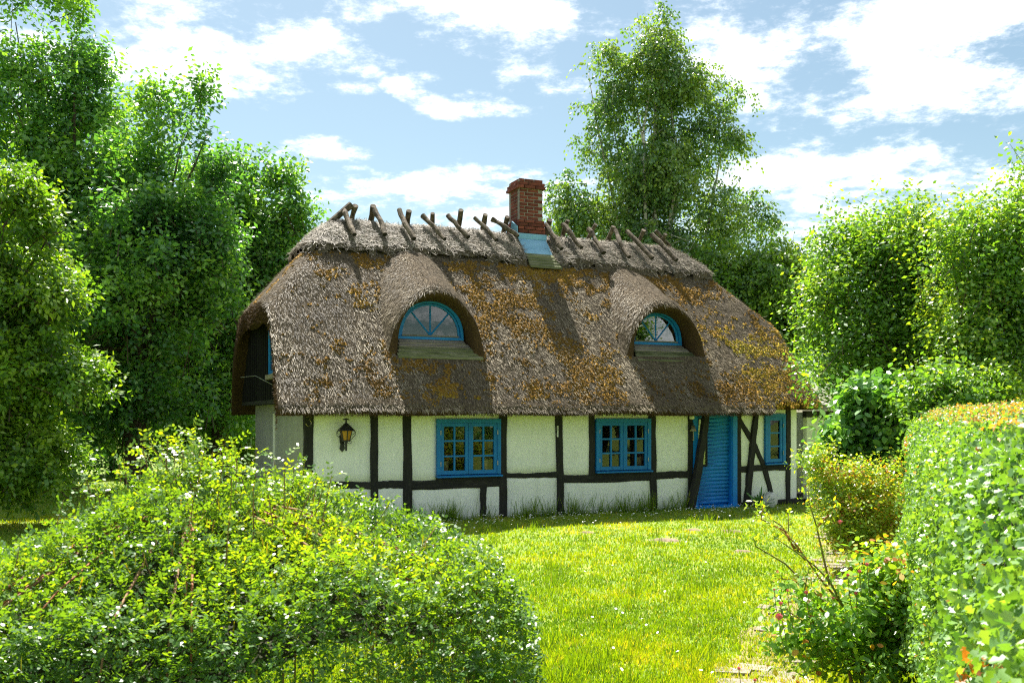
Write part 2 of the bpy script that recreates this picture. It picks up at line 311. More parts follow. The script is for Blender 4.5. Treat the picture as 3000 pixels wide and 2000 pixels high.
# ================================================================== COTTAGE
cot = empty('cottage', CO, TH)
tag(cot, 'white half-timbered cottage with mossy thatched roof and bright blue windows', 'house')
VB, RV = 5.75, 2.875                                       # depth of the house, ridge line
UE, UL, UR = 10.95, -.5, 11.2                              # end wall, left and right verge of the thatch
def smin(a, b, k): h = np.clip(.5+.5*(b-a)/k, 0, 1); return b*(1-h)+a*h-k*h*(1-h)
def ztop(u, v):
    u = np.asarray(u, float); v = np.asarray(v, float)
    fr = ZE+SL*(v-VE); bk = ZE+SL*(VB-v-VE)
    fr = fr+.07*np.sin(np.clip((v+.6)/3.3, 0, 1)*math.pi)
    lh = 4.18+1.16*(u-UL); rh = 4.05+1.12*(11.3-u)
    z = smin(smin(fr, bk, 1.0), smin(lh, rh, .3), .45)
    p = np.stack([u.ravel(), v.ravel(), np.zeros(u.size)], 1)
    return z+((fbm(p, .9, 2)-.5)*.13+(fbm(p, 3.1, 5, 2)-.5)*.05).reshape(u.shape)
def veave(u): t = np.clip((np.asarray(u, float)-9.75)/.35, 0, 1); t = t*t*(3-2*t); return -.63+.2*t

DORM = []                                                  # eyebrow dormers: centre u, front v, half width, sill z, peak z
DORM.append(dict(uc=2.57, vf=.22, w=.90, zs=3.12, zp=4.42, R0=.62))
DORM.append(dict(uc=7.75, vf=.30, w=.92, zs=3.18, zp=4.42, R0=.58))
nu, nv = 190, 124
us = np.linspace(UL, UR, nu); tv = np.linspace(0, 1, nv)
Ug = np.repeat(us[:, None], nv, 1); ve = veave(us)[:, None]; Vg = ve+(VB-2*ve)*tv[None, :]
# verge line wanders a little
side = np.clip(1-np.abs(Ug-UL)/.5, 0, 1)-np.clip(1-np.abs(UR-Ug)/.5, 0, 1)
Ug = Ug+side*.05*np.sin(Vg*2.1)
Zt = ztop(Ug, Vg); ed = np.minimum(tv, 1-tv)[None, :]*7.0
Zt = Zt+.035*np.clip(1-ed/.2, 0, 1)-.03*np.clip(1-ed/.05, 0, 1)**2                     # rounded eave lip
Zb = np.maximum(Zt-.47, 1.99+.02*np.sin(Ug*2.3)+.13*np.clip((Ug-9.75)/.35, 0, 1))
Zb = np.minimum(Zb, Zt-.05)
def gidx(a, b): return a*nv+b
quads = []; A, B_ = np.meshgrid(np.arange(nu-1), np.arange(nv-1), indexing='ij')
qt = np.stack([gidx(A, B_), gidx(A+1, B_), gidx(A+1, B_+1), gidx(A, B_+1)], -1).reshape(-1, 4)
cu = (us[:-1]+us[1:])/2; CU = np.repeat(cu[:, None], nv-1, 1).ravel(); CV = ((Vg[:-1, :-1]+Vg[1:, 1:])/2).ravel()
keep = np.ones(len(qt), bool)
for d in DORM: keep &= ~((np.abs(CU-d['uc']) < d['w']*.93) & (CV > d['vf']-.04) & (CV < d['vf']+1.0))
nn = nu*nv; Vt = np.stack([Ug, Vg, Zt], -1).reshape(-1, 3); Vb = np.stack([Ug, Vg, Zb], -1).reshape(-1, 3)
qb = (qt[:, ::-1]+nn)
ring = [gidx(i, 0) for i in range(nu)]+[gidx(nu-1, j) for j in range(1, nv)]+[gidx(i, nv-1) for i in range(nu-2, -1, -1)]+[gidx(0, j) for j in range(nv-2, 0, -1)]
rg = np.array(ring); rn = np.roll(rg, -1)
qs = np.stack([rn, rg, rg+nn, rn+nn], -1)
allq = np.concatenate([qt[keep], qb[keep], qs])
roof = poly('roof', np.concatenate([Vt, Vb]), allq, M['thatch'], cot, smooth=True)
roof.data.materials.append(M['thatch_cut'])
mi = np.zeros(len(allq), np.int32); mi[keep.sum():] = 1; roof.data.polygons.foreach_set('material_index', mi)
tag(roof, 'thick weathered thatch with orange moss')

# dormer hoods
def arch(s, p=2.3): return np.clip(1-np.abs(s)**p, 0, 1)**(1/p)
hood_samples = []
for di, d in enumerate(DORM):
    s = np.linspace(-1.75, 1.75, 61); w_, h = d['w']*1.04, d['zp']-d['zs']+.12
    bell = np.where(np.abs(s) < 1.0, arch(s, 2.0), 0)
    bell = np.maximum(bell, .0); flare = np.clip(1.28-np.abs(s)*.72, 0, 1); prof = d['zs']-.12+h*np.maximum(.62*bell+.38*np.clip(np.cos(np.clip(s/1.55, -1, 1)*math.pi/2), 0, 1)**1.2, 0)-np.clip(np.abs(s)-1.0, 0, 1)*.4
    vv = np.linspace(0, 2.1, 26)
    S, T = np.meshgrid(s, vv, indexing='ij'); PR = np.repeat(prof[:, None], len(vv), 1)
    Uo = d['uc']+S*w_*(1+.10*T); Vo = d['vf']+T-.05*np.cos(S*1.2); Zo = PR+T*(.44+.05*T)
    pn = np.stack([Uo.ravel(), Vo.ravel(), Zo.ravel()], 1); Zo = Zo+((fbm(pn, 2.2, 8)-.5)*.09).reshape(Zo.shape)-.07*np.exp(-T/.05)
    # drop skirts that stand clear of the main roof at the front so nothing hovers
    zm = ztop(Uo, np.maximum(Vo, -.6)); Zo = np.where(np.abs(S) > 1.12, np.minimum(Zo, zm-.01), Zo)
    k = len(vv); idx = np.arange(S.size).reshape(S.shape)
    q = np.stack([idx[:-1, :-1], idx[1:, :-1], idx[1:, 1:], idx[:-1, 1:]], -1).reshape(-1, 4)
    Vh = np.stack([Uo, Vo, Zo], -1).reshape(-1, 3)
    hd = poly('dormer_hood', Vh, q, M['thatch'], roof, smooth=True)
    hood_samples.append((Uo, Vo, Zo, S, T))
    # lip ring and reveal: from the outer front edge to the inner arch, then back to the window
    na = 41; s2 = np.linspace(-1, 1, na); ang = np.pi*(1-(s2+1)/2)
    uin = d['uc']+d['w']*.86*np.cos(ang); zin = d['zs']-.02+(d['zp']-d['zs']-.17)*np.sin(ang)**.72
    so = np.clip(np.cos(ang)*1.1, -1.1, 1.1); fo = lambda Aq: np.interp(so, s, Aq[:, 0])
    zo_ = fo(Zo); zo_[[0, 1, -1, -2]] = np.minimum(zo_[[0, 1, -1, -2]], d['zs']+.06)
    rings = [np.stack([fo(Uo), fo(Vo)+.004, zo_-.004], -1)]
    rings.append(np.stack([(rings[0][:, 0]*.35+uin*.65), np.full(na, d['vf']-.035), zo_*.35+zin*.65], -1))
    rings.append(np.stack([uin, np.full(na, d['vf']+.03), zin], -1))
    for vb in (.3, .56): rings.append(np.stack([d['uc']+(uin-d['uc'])*(1-.10*vb), np.full(na, d['vf']+vb), d['zs']-.02+(zin-d['zs']+.02)*(1-.10*vb)], -1))
    Vr = np.concatenate(rings); nr = len(rings)
    qq = np.array([(r*na+i, r*na+i+1, (r+1)*na+i+1, (r+1)*na+i) for r in range(nr-1) for i in range(na-1)])
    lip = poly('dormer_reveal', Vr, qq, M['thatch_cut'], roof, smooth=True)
    # cheeks below the arch, down into the thatch
    for sgn in (-1, 1):
        ue = d['uc']+sgn*d['w']*.86
        MB().add([(ue, d['vf']+.03, d['zs']), (ue-sgn*.05, d['vf']+.75, d['zs']), (ue-sgn*.05, d['vf']+.75, d['zs']-.5), (ue, d['vf']-.25, d['zs']-.5),
                  (ue+sgn*.18, d['vf']+.03, d['zs']+.05), (ue+sgn*.18, d['vf']+.75, d['zs']+.05), (ue+sgn*.18, d['vf']+.75, d['zs']-.5), (ue+sgn*.18, d['vf']-.25, d['zs']-.5)],
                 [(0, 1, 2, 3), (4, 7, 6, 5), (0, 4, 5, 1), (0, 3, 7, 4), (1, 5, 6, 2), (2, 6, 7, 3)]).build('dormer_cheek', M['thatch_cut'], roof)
    # the half-round window
    win = empty('dormer_window', (0, 0, 0), 0, cot); vw = d['vf']+.38
    R0 = d['R0']; zb = d['zs']+.38; Hh = R0*1.06
    def arc(r, hh, n=24): return [(d['uc']+r*math.cos(t), zb+hh*math.sin(t)**.9) for t in np.linspace(math.pi, 0, n)]
    def band(r0, h0, r1, h1, v0, v1):
        a = arc(r0, h0); b = arc(r1, h1); m = MB(); n = len(a)
        m.add([(p[0], v0, p[1]) for p in a]+[(p[0], v0, p[1]) for p in b]+[(p[0], v1, p[1]) for p in a]+[(p[0], v1, p[1]) for p in b],
              [q for i in range(n-1) for q in ((i, i+1, n+i+1, n+i), (2*n+i, 3*n+i, 3*n+i+1, 2*n+i+1), (i, 2*n+i, 2*n+i+1, i+1), (n+i, n+i+1, 3*n+i+1, 3*n+i))])
        return m
    band(R0+.05, Hh+.05, R0-.005, Hh-.005, vw-.02, vw+.10).build('frame', M['blue'], win)
    band(R0-.015, Hh-.015, R0-.05, Hh-.05, vw+.02, vw+.07).build('sash', M['blue'], win)
    MB().box(d['uc']-R0-.05, d['uc']+R0+.05, vw-.025, vw+.10, zb-.055, zb-.005).build('frame', M['blue'], win)
    MB().box(d['uc']-R0+.04, d['uc']+R0-.04, vw-.005, vw+.06, zb, zb+.03).build('ledge', M['grey_board'], win)
    spokes = (math.pi*.27, math.pi*.5, math.pi*.73); r1 = R0-.03; h1 = Hh-.03; arcp = arc(r1, h1, 41)
    ends = [(d['uc']+r1*math.cos(t), zb+h1*math.sin(t)**.9) for t in spokes]
    for e in ends:
        MB().tube([(d['uc'], vw+.04, zb+.03), (e[0], vw+.04, e[1])], .017, 4).build('glazing_bar', M['blue'], win)
    cuts = [0, 11, 20, 29, 40]
    for a, b in zip(cuts[:-1], cuts[1:]):
        pts = [(d['uc'], zb+.02)]+[arcp[i] for i in range(a, b+1)]
        MB().prism(pts, vw+.043, vw+.047).build('pane', M['glass'], win)
    # weathered boards stepping down below the window
    slb = empty('dormer_sill', (0, 0, 0), 0, cot)
    for i in range(5):
        v0 = vw-.02-.085*i; z0 = zb-.055-.072*i; hw = R0+.05+.03*i
        MB().add([(d['uc']-hw, v0-.115, z0-.075), (d['uc']+hw+.03*i, v0-.115, z0-.075), (d['uc']+hw+.03*i, v0, z0-.004), (d['uc']-hw, v0, z0-.004),
                  (d['uc']-hw, v0-.115, z0-.11), (d['uc']+hw+.03*i, v0-.115, z0-.11), (d['uc']+hw+.03*i, v0, z0-.04), (d['uc']-hw, v0, z0-.04)],
                 [(0, 1, 2, 3), (4, 7, 6, 5), (0, 4, 5, 1), (1, 5, 6, 2), (2, 6, 7, 3), (3, 7, 4, 0)]).build('board', M['grey_board'] if i < 2 else M['green_board'], slb)
    # loft box behind the glass, dimmed by its near-black colour
    MB().add([(d['uc']-R0, vw+.12, zb-.05), (d['uc']+R0, vw+.12, zb-.05), (d['uc']+R0, vw+.12, zb+Hh), (d['uc']-R0, vw+.12, zb+Hh),
              (d['uc']-R0, vw+1.3, zb-.05), (d['uc']+R0, vw+1.3, zb-.05), (d['uc']+R0, vw+1.3, zb+Hh), (d['uc']-R0, vw+1.3, zb+Hh)],
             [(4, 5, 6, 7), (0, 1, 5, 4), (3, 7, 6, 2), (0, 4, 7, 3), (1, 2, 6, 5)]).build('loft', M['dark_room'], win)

# ridge cap of looser straw, in two lengths either side of the chimney
CAPZ = 5.22
def cap(u0, u1, gapside):
    un = np.arange(u0, u1+.001, .045); vn = np.arange(1.35, VB-1.35+.001, .045)
    Uc, Vc = np.meshgrid(un, vn, indexing='ij'); z = ztop(Uc, Vc)
    pz = np.stack([Uc.ravel(), Vc.ravel(), np.zeros(Uc.size)], 1); wav = ((fbm(pz, 1.1, 21)-.5)*.30).reshape(z.shape)
    m_ = z-(CAPZ+wav); gap = (u1-Uc) if gapside > 0 else (Uc-u0)
    m_ = np.minimum(m_, gap*1.0)
    bul = ((fbm(pz, 2.6, 31)-.5)*.09).reshape(z.shape)
    off = .24*np.clip(m_/.06, 0, 1)**.4-.06-.07*np.clip((z-5.5)/.5, 0, 1)+bul*np.clip(m_/.2, 0, 1)
    idx = np.arange(Uc.size).reshape(Uc.shape); ok = (m_ > -.02)
    qq = np.stack([idx[:-1, :-1], idx[1:, :-1], idx[1:, 1:], idx[:-1, 1:]], -1).reshape(-1, 4); okq = ok.ravel()[qq].all(1)
    Vc3 = np.stack([Uc, Vc, z+off], -1).reshape(-1, 3)
    o = poly('ridge_cap', Vc3, qq[okq], M['thatch'], roof, smooth=True)
    return Uc, Vc, z+off, ok
caps = [cap(.0, 5.30, 1), cap(5.93, 10.6, -1)]
tag(roof.children[-1], None)

# straw and moss on the thatch
def strips(P, D, Nrm, Ln, Wd, curl=0.):
    """thin tapering blades: quads root->tip"""
    sd = unit(np.cross(D, Nrm)); n = len(P); Wd = Wd[:, None]; Ln = Ln[:, None]
    a = P-sd*Wd/2; b = P+sd*Wd/2; c = P+D*Ln+sd*Wd*.22; e = P+D*Ln-sd*Wd*.22
    V = np.stack([a, b, c, e], 1).reshape(-1, 3); return V, np.arange(4*n).reshape(n, 4)
def roof_nrm(u, v, h=.06):
    du = (ztop(u+h, v)-ztop(u-h, v))/(2*h); dv = (ztop(u, v+h)-ztop(u, v-h))/(2*h)
    return unit(np.stack([-du, -dv, np.ones_like(du)], -1))
def in_hood(u, v):
    r = np.zeros(len(u), bool)
    for (Uo, Vo, Zo, S, T), d in zip(hood_samples, DORM):
        s = (u-d['uc'])/(d['w']*1.04); r |= (np.abs(s) < .92) & (v > d['vf']-.1) & (v < d['vf']+.9)
    return r
n = 245000
u = rng.uniform(UL, UR, n); v = veave(u)+rng.random(n)**1.15*(VB-2*veave(u))
k = (v < RV+.3) | (rng.random(n) < .12) | (u < 1.5) | (u > 9.5)
k &= ~in_hood(u, v) & (ztop(u, v) < CAPZ+.2); u, v = u[k], v[k]; n = len(u)
P = np.stack([u, v, ztop(u, v)], 1); Nr = roof_nrm(u, v)
for (Uo, Vo, Zo, S, T) in hood_samples:                    # add points on the hoods
    m_ = 19000; i = rng.integers(0, S.shape[0]-1, m_); j = rng.integers(0, S.shape[1]-1, m_); a = rng.random((m_, 1)); b = rng.random((m_, 1))
    G = np.stack([Uo, Vo, Zo], -1); q = G[i, j]*(1-a)*(1-b)+G[i+1, j]*a*(1-b)+G[i+1, j+1]*a*b+G[i, j+1]*(1-a)*b
    nq = unit(np.cross(G[i+1, j]-G[i, j], G[i, j+1]-G[i, j])); nq *= np.sign(nq[:, 2:3]+1e-6)
    ab = (q[:, 2] > ztop(q[:, 0], q[:, 1])-.01) & (np.abs(S[i, j]) < 1.15); P = np.concatenate([P, q[ab]]); Nr = np.concatenate([Nr, nq[ab]])
n = len(P)
down = np.array([0, 0, -1.])-Nr*(-Nr[:, 2:3]); down = unit(down)
D = unit(down+.20*rng.normal(size=(n, 3))+Nr*rng.uniform(.0, .26, (n, 1)))
Vs, Fs = strips(P-Nr*.012, D, Nr, rng.uniform(.05, .16, n), rng.uniform(.004, .0085, n))
tn = np.clip(rng.beta(1.6, 1.9, n)*.8+.08+(fbm(P, .8, 41)-.5)*.9+(fbm(P*np.array([5., .7, .7]), 1.6, 43, 3)-.5)*.9, 0, 1)
tag(poly('loose_straw', Vs, Fs, M['straw'], roof, tn), kind='stuff')
# loose straw on the caps, lying every way
Pc = []
for (Uc, Vc, Zc, ok) in caps:
    ii, jj = np.where(ok[:-1, :-1] & ok[1:, 1:] & (Vc[:-1, :-1] < RV+.45)); c = rng.integers(0, len(ii), 16000 if Uc.max() < 6 else 12500); a = rng.random(len(c)); b = rng.random(len(c))
    i, j = ii[c], jj[c]; Pc.append(np.stack([Uc[i, j]+a*.045, Vc[i, j]+b*.045, Zc[i, j]*(1-a)*(1-b)+Zc[i+1, j]*a*(1-b)+Zc[i, j+1]*(1-a)*b+Zc[i+1, j+1]*a*b], 1))
Pc = np.concatenate(Pc); n = len(Pc); Nr = roof_nrm(Pc[:, 0], Pc[:, 1]); D = rng.normal(size=(n, 3)); D -= Nr*(D*Nr).sum(1, keepdims=True); D = unit(D)
D = unit(D+Nr*rng.uniform(-.05, .4, (n, 1))); Vs, Fs = strips(Pc, D, Nr, rng.uniform(.05, .18, n), rng.uniform(.007, .016, n))
tag(poly('ridge_straw', Vs, Fs, M['cap_straw'], roof, rng.beta(2.2, 1.8, n)), kind='stuff')
# straw ends fringe along the eave and verges
m_ = 6000; u = rng.uniform(UL, UR, m_); P = np.stack([u, veave(u)+rng.uniform(-.01, .05, m_), 2.0+rng.uniform(-.02, .03, m_)+.13*np.clip((u-9.75)/.35, 0, 1)], 1)
m3 = 5000; v3 = rng.uniform(-.6, VB-1, m3); q3 = np.stack([np.full(m3, UL)+.05*np.sin(v3*2.1)-.01, v3, ztop(np.full(m3, UL), v3)-rng.uniform(.0, .42, m3)], 1)
dE = unit(np.array([0, -.5, -.75])+.35*rng.normal(size=(m_, 3))); d3 = unit(np.array([-.7, -.2, -.35])+.4*rng.normal(size=(m3, 3)))
P = np.concatenate([P, q3]); D = np.concatenate([dE, d3]); n = len(P)
Vs, Fs = strips(P, D, unit(rng.normal(size=(n, 3))), rng.uniform(.015, .05, n), rng.uniform(.005, .012, n))
tag(poly('eave_straw', Vs, Fs, M['cut_straw'], roof, rng.beta(1.3, 2.6, n)), kind='stuff')
# moss cushions
n = 260000; u = rng.uniform(UL, UR, n); v = rng.uniform(-.6, RV, n); z = ztop(u, v); k = (z < CAPZ+.05) & ~in_hood(u, v); u, v, z = u[k], v[k], z[k]
P = np.stack([u, v, z], 1); big = fbm(P, .55, 51); med = fbm(P, 3.2, 61); fin = vnoise(P, 13, 71)
wgt = big*.62+med*.95+.33*fin+.13*np.clip((z-3.9)/1.2, 0, 1)+.24*np.exp(-((u-9.9)/1.1)**2)*np.clip((4.6-z)/1., 0, 1)+.12*np.exp(-((u-5.0)/1.2)**2)+.06*np.exp(-((z-2.4)/.3)**2)-.10*np.clip(1-u/1.2, 0, 1)
k = wgt+.075*rng.normal(size=len(wgt)) > 1.125; P, wgt = P[k], wgt[k]; n = min(len(P), 34000); sel = rng.permutation(len(P))[:n]; P = P[sel]
Nr = roof_nrm(P[:, 0], P[:, 1]); up = unit(Nr+.55*rng.normal(size=(n, 3))); t0 = unit(np.cross(up, rdir(n))); sz = rng.uniform(.014, .042, n)[:, None]; t1 = np.cross(up, t0)
c = P-Nr*.01; Vs = np.stack([c+t0*sz, c-.5*t0*sz+.87*t1*sz, c-.5*t0*sz-.87*t1*sz, c+up*sz*1.2], 1).reshape(-1, 3); b = np.arange(n)[:, None]*4
Fs = np.concatenate([b+np.array([0, 1, 3]), b+np.array([1, 2, 3]), b+np.array([2, 0, 3])], 1).reshape(-1, 3)
ti = np.clip(.18+.35*rng.random(n)+.75*(fbm(P, .8, 81)-.42)+.42*np.clip((P[:, 0]-8.6)/1.2, 0, 1)*np.clip((4.6-P[:, 2])/1., 0, 1), 0, 1)
tag(poly('moss', Vs, Fs, M['moss'], roof, np.repeat(ti, 3)), 'orange and yellow moss cushions', kind='stuff')

# ridge poles
def pole(a, b, r, end_dark=True):
    a, b = np.array(a, float), np.array(b, float); m = MB(); k = 7; ax = b-a; sd = np.cross(ax, (0, 0, 1.)); sd /= np.linalg.norm(sd); up = np.cross(sd, ax); up /= np.linalg.norm(up)
    bend = random.uniform(-.03, .03); pts = [a+ax*t+sd*(bend*math.sin(math.pi*t)+random.uniform(-.016, .016))+up*random.uniform(-.012, .012) for t in np.linspace(0, 1, k)]
    m.tube(pts, [r*random.uniform(.78, 1.18) for _ in pts], 9); o = m.build('ridge_pole', M['log'], roof, False)
    o.data.materials.append(M['log_end']); n = len(o.data.polygons); o.data.polygons[n-2].material_index = 1
    return o
FP = [((1040,688),(1009,614)),((1129,686),(1098,614)),((1212,700),(1169,615)),((1302,700),(1239,631)),((1372,695),(1314,631)),((1454,703),(1391,637)),((1519,691),(1442,641)),
      ((1647,729),(1597,657)),((1705,725),(1648,656)),((1768,740),(1724,671)),((1842,754),(1801,674)),((1911,756),(1838,676)),((1982,761),(1909,687))]
BP = [((1043,602),(1031,637)),((1093,602),(1084,634)),((1199,617),(1190,639)),((1266,624),(1262,640)),((1352,615),(1342,646)),((1421,628),(1415,649)),((1486,634),(1473,651)),
      ((1612,644),(1600,672)),((1662,646),(1650,674)),((1744,656),(1722,682)),((1798,664),(1781,687)),((1886,674),(1862,694)),((1948,685),(1934,702))]
for (lo, hi) in FP: pole(onslope(*lo, .42), onv(*hi, 2.70), .056)
for (hi, ba) in BP:
    a = onv(*hi, 2.72); b = onv(*ba, 3.0); d = b-a; d[2] = min(d[2], -.20); e = a+d/abs(d[1])*.95; e[2] = a[2]-1.0; pole(e, a, .056)
pole(onv(891, 722, 2.6), onv(1028, 600, 2.75), .075)
pole(onv(1921, 675, 2.95), onv(1974, 738, 3.0), .05)

# chimney
CU0, CU1, CV0, CV1 = 5.30, 5.88, 2.5, 3.1
chim = MB().box(CU0+.006, CU1-.006, CV0+.006, CV1-.006, 5.3, 7.27).build('chimney', M['mortar'], cot)
tag(chim, 'red brick chimney with stepped cap and pale mortar')
bm_cache = {}
def brick(u0, u1, v0, v1, z0, z1, sooty):
    key = (round(u1-u0, 3), round(v1-v0, 3), round(z1-z0, 3), sooty, random.randint(0, 1))
    if key not in bm_cache:
        a, b, c = (u1-u0)/2, (v1-v0)/2, (z1-z0)/2; e = .006; vs = []
        for sx, sy, sz in ((-1,-1,-1),(1,-1,-1),(1,1,-1),(-1,1,-1),(-1,-1,1),(1,-1,1),(1,1,1),(-1,1,1)):
            j = lambda: random.uniform(-e, e)*.5
            vs.append((sx*a+j(), sy*b+j(), sz*c+j()*.6))
        me = bpy.data.meshes.new('brick'); me.from_pydata(vs, [], [(0,3,2,1),(4,5,6,7),(0,1,5,4),(1,2,6,5),(2,3,7,6),(3,0,4,7)]); me.update()
        me.materials.append(M['brick_sooty'] if sooty else M['brick']); bm_cache[key] = me
    o = bpy.data.objects.new('brick', bm_cache[key]); col.objects.link(o); o.parent = chim
    o.location = ((u0+u1)/2, (v0+v1)/2, (z0+z1)/2)
def course(z, grow, odd, sooty, h=.062):
    u0, u1, v0, v1 = CU0-grow, CU1+grow, CV0-grow, CV1+grow; t = .11; g = .017
    def run(a, b):
        n_ = 3 if odd else 2; cuts = [a]+[a+(b-a)*q for q in ((.22, .62) if n_ == 3 else (.43,))]+[b]
        return [(x+g/2, y-g/2) for x, y in zip(cuts[:-1], cuts[1:])]
    for a, b in run(u0, u1 if odd else u1-t): brick(a, b, v0, v0+t, z, z+h, sooty)
    for a, b in run(u0 if not odd else u0, u1): brick(a, b, v1-t, v1, z, z+h, sooty)
    for a, b in run(v0+t, v1-t): brick(u0, u0+t, a, b, z, z+h, sooty)
    for a, b in run(v0+(0 if not odd else t), v1-t): brick(u1-t, u1, a, b, z, z+h, sooty)
zc = 5.92; i = 0
while zc < 7.28:
    g = .045 if zc < 6.24 else (.03 if zc < 6.31 else (.035 if zc > 7.13 and zc < 7.22 else (.055 if zc >= 7.05 and zc < 7.14 else 0)))
    course(zc, g, i % 2, zc < 6.45 or zc > 6.98); zc += .077; i += 1
# lead apron and boards at the chimney foot
ap = empty('chimney_flashing', (0, 0, 0), 0, cot)
za, zb_ = 6.06, 5.92
MB().box(5.235, 5.945, 2.435, 2.45, 5.93, 6.05).build('flashing_band', M['lead'], ap)
MB().add([(5.25, 2.445, 5.935), (5.93, 2.445, 5.935), (5.97, 2.17, 5.56), (5.29, 2.17, 5.56), (5.25, 2.46, 5.90), (5.93, 2.46, 5.90), (5.97, 2.19, 5.52), (5.29, 2.19, 5.52)],
         [(0, 3, 2, 1), (4, 5, 6, 7), (0, 1, 5, 4), (1, 2, 6, 5), (2, 3, 7, 6), (3, 0, 4, 7)]).build('flashing_apron', M['lead'], ap)
MB().add([(5.235, 2.44, 5.95), (5.235, 2.44, 6.2), (5.235, 2.72, 6.36), (5.235, 2.78, 6.1), (5.22, 2.44, 5.95), (5.22, 2.44, 6.2), (5.20, 2.72, 6.36), (5.20, 2.78, 6.1)],
         [(0, 1, 2, 3), (7, 6, 5, 4), (0, 4, 5, 1), (1, 5, 6, 2), (2, 6, 7, 3), (3, 7, 4, 0)]).build('flashing_side', M['lead'], ap)
for i in range(4):
    v0 = 2.17-.065*i; z0 = 5.56-.078*i
    MB().add([(5.30, v0-.09, z0-.075), (6.0+.02*i, v0-.09, z0-.075), (6.0+.02*i, v0, z0), (5.30, v0, z0), (5.30, v0-.09, z0-.12), (6.0+.02*i, v0-.09, z0-.12), (6.0+.02*i, v0, z0-.05), (5.30, v0, z0-.05)],
             [(0, 1, 2, 3), (4, 7, 6, 5), (0, 4, 5, 1), (1, 5, 6, 2), (2, 6, 7, 3), (3, 7, 4, 0)]).build('board', M['green_board'], ap)

# ---- front wall: timbers, plaster panels
def W(x, y): p = onv(x, y, 0.); return p[0], p[2]
wall = empty('front_wall', (0, 0, 0), 0, cot)
ZT = 2.14
def timber(name, a, b, w0, w1, v0=-.028, v1=.11, mat='timber', n=9, jit=.010, bow=0.):
    """hewn timber from a to b in (u,z), widths w0..w1"""
    a, b = np.array(a, float), np.array(b, float); d = b-a; ln = np.linalg.norm(d); d /= ln; nrm = np.array([d[1], -d[0]]); Lp = []; Rp = []
    for t in np.linspace(0, 1, n):
        c = a+d*ln*t+nrm*bow*math.sin(math.pi*t); w_ = (w0+(w1-w0)*t)/2; Lp.append(c-nrm*(w_+random.uniform(-jit, jit))); Rp.append(c+nrm*(w_+random.uniform(-jit, jit)))
    m = MB(); e = .012                                      # slightly rounded face
    out_ = Lp+Rp[::-1]; cen = [(l+r)/2 for l, r in zip(Lp, Rp)]; cen = cen+cen[::-1]; inn = [p+(c-p)*min(.3, e/max(np.linalg.norm(c-p), .01)) for p, c in zip(out_, cen)]
    k = len(out_); m.add([(p[0], v0, p[1]) for p in inn]+[(p[0], v0+e, p[1]) for p in out_]+[(p[0], v1, p[1]) for p in out_],
        [tuple(range(k)), tuple(range(3*k-1, 2*k-1, -1))]+[(i, k+i, k+(i+1) % k, (i+1) % k) for i in range(k)]+[(k+i, 2*k+i, 2*k+(i+1) % k, k+(i+1) % k) for i in range(k)])
    return m.build(name, M[mat], wall)
def post(xt0, xt1, xb0, xb1, yb=None, zt=ZT, zb=-.05):
    (ut0, _), (ut1, _), (ub0, _), (ub1, _) = W(xt0, 1213), W(xt1, 1213), W(xb0, 1490), W(xb1, 1490)
    timber('post', ((ub0+ub1)/2, zb), ((ut0+ut1)/2, zt), ub1-ub0, ut1-ut0)
    return (ut0+ut1)/2, (ub0+ub1)/2
PX = [(892,918,890,915),(1085,1107,1086,1108),(1180,1205,1181,1207),(1462,1484,1463,1485),(1626,1647,1632,1652),(1725,1742,1725,1744),(1899,1919,1907,1925),(2015,2028,2015,2029),(2157,2170,2153,2170),(2301,2316,2302,2315)]
pc = []
for i, q in enumerate(PX):
    if i == 5:
        (a, _), (b, _) = W(q[0], 1213), W(q[1], 1213); timber('post', ((a+b)/2, W(1735, 1391)[1]), ((a+b)/2, ZT), b-a, b-a); pc.append(((a+b)/2, (a+b)/2))
    else: pc.append(post(*q))
def rail(x0, ya0, ya1, x1, yb0, yb1):
    a0, a1, b0, b1 = W(x0, ya0), W(x0, ya1), W(x1, yb0), W(x1, yb1)
    timber('rail', (a0[0], (a0[1]+a1[1])/2), (b0[0], (b0[1]+b1[1])/2), a0[1]-a1[1], b0[1]-b1[1], v0=-.022, mat='timber_h', bow=random.uniform(-.015, .015))
rail(915, 1412, 1434, 1090, 1411, 1432); rail(1104, 1410, 1432, 1184, 1409, 1431); rail(1202, 1407, 1435, 1466, 1398, 1423)
rail(1481, 1385, 1398, 1632, 1382, 1397); rail(1649, 1391, 1413, 1909, 1387, 1407); rail(1922, 1383, 1403, 2018, 1379, 1399); rail(2166, 1365, 1384, 2304, 1360, 1377)
(sa, sza), (sb, _) = W(1407, 1422), W(1424, 1422); timber('post', ((sa+sb)/2, -.05), ((sa+sb)/2, sza), sb-sa, sb-sa)
a, b = W(1950, 1475), W(2300, 1475)
timber('sill_beam', (W(2165, 1475)[0], .03), (UE+.1, .05), .12, .14, v0=-.02, mat='timber_h')
# leaning props and the curved brace by the door
def lean(xt, yt, xb, yb, wt, wb, v0, v1, bow=0.):
    t, b_ = onv(xt, yt, v0), onv(xb, yb, v0); timber('brace', (b_[0], b_[2]), (t[0], t[2]), wb, wt, v0, v1, bow=bow, n=13, jit=.014)
lean(2074, 1205, 2026, 1500, .125, .17, -.17, -.06, .03)
lean(2220, 1205, 2190, 1500, .115, .16, -.075, .08, -.02)
for (xa, ya, xb_, yb_, w0) in ((2160, 1222, 2205, 1297, .12), (2205, 1293, 2240, 1372, .11), (2238, 1368, 2266, 1478, .125)):
    a, b_ = W(xa, ya), W(xb_, yb_); timber('brace', b_, a, w0, w0, v0=-.035, v1=.09, n=7, jit=.008)
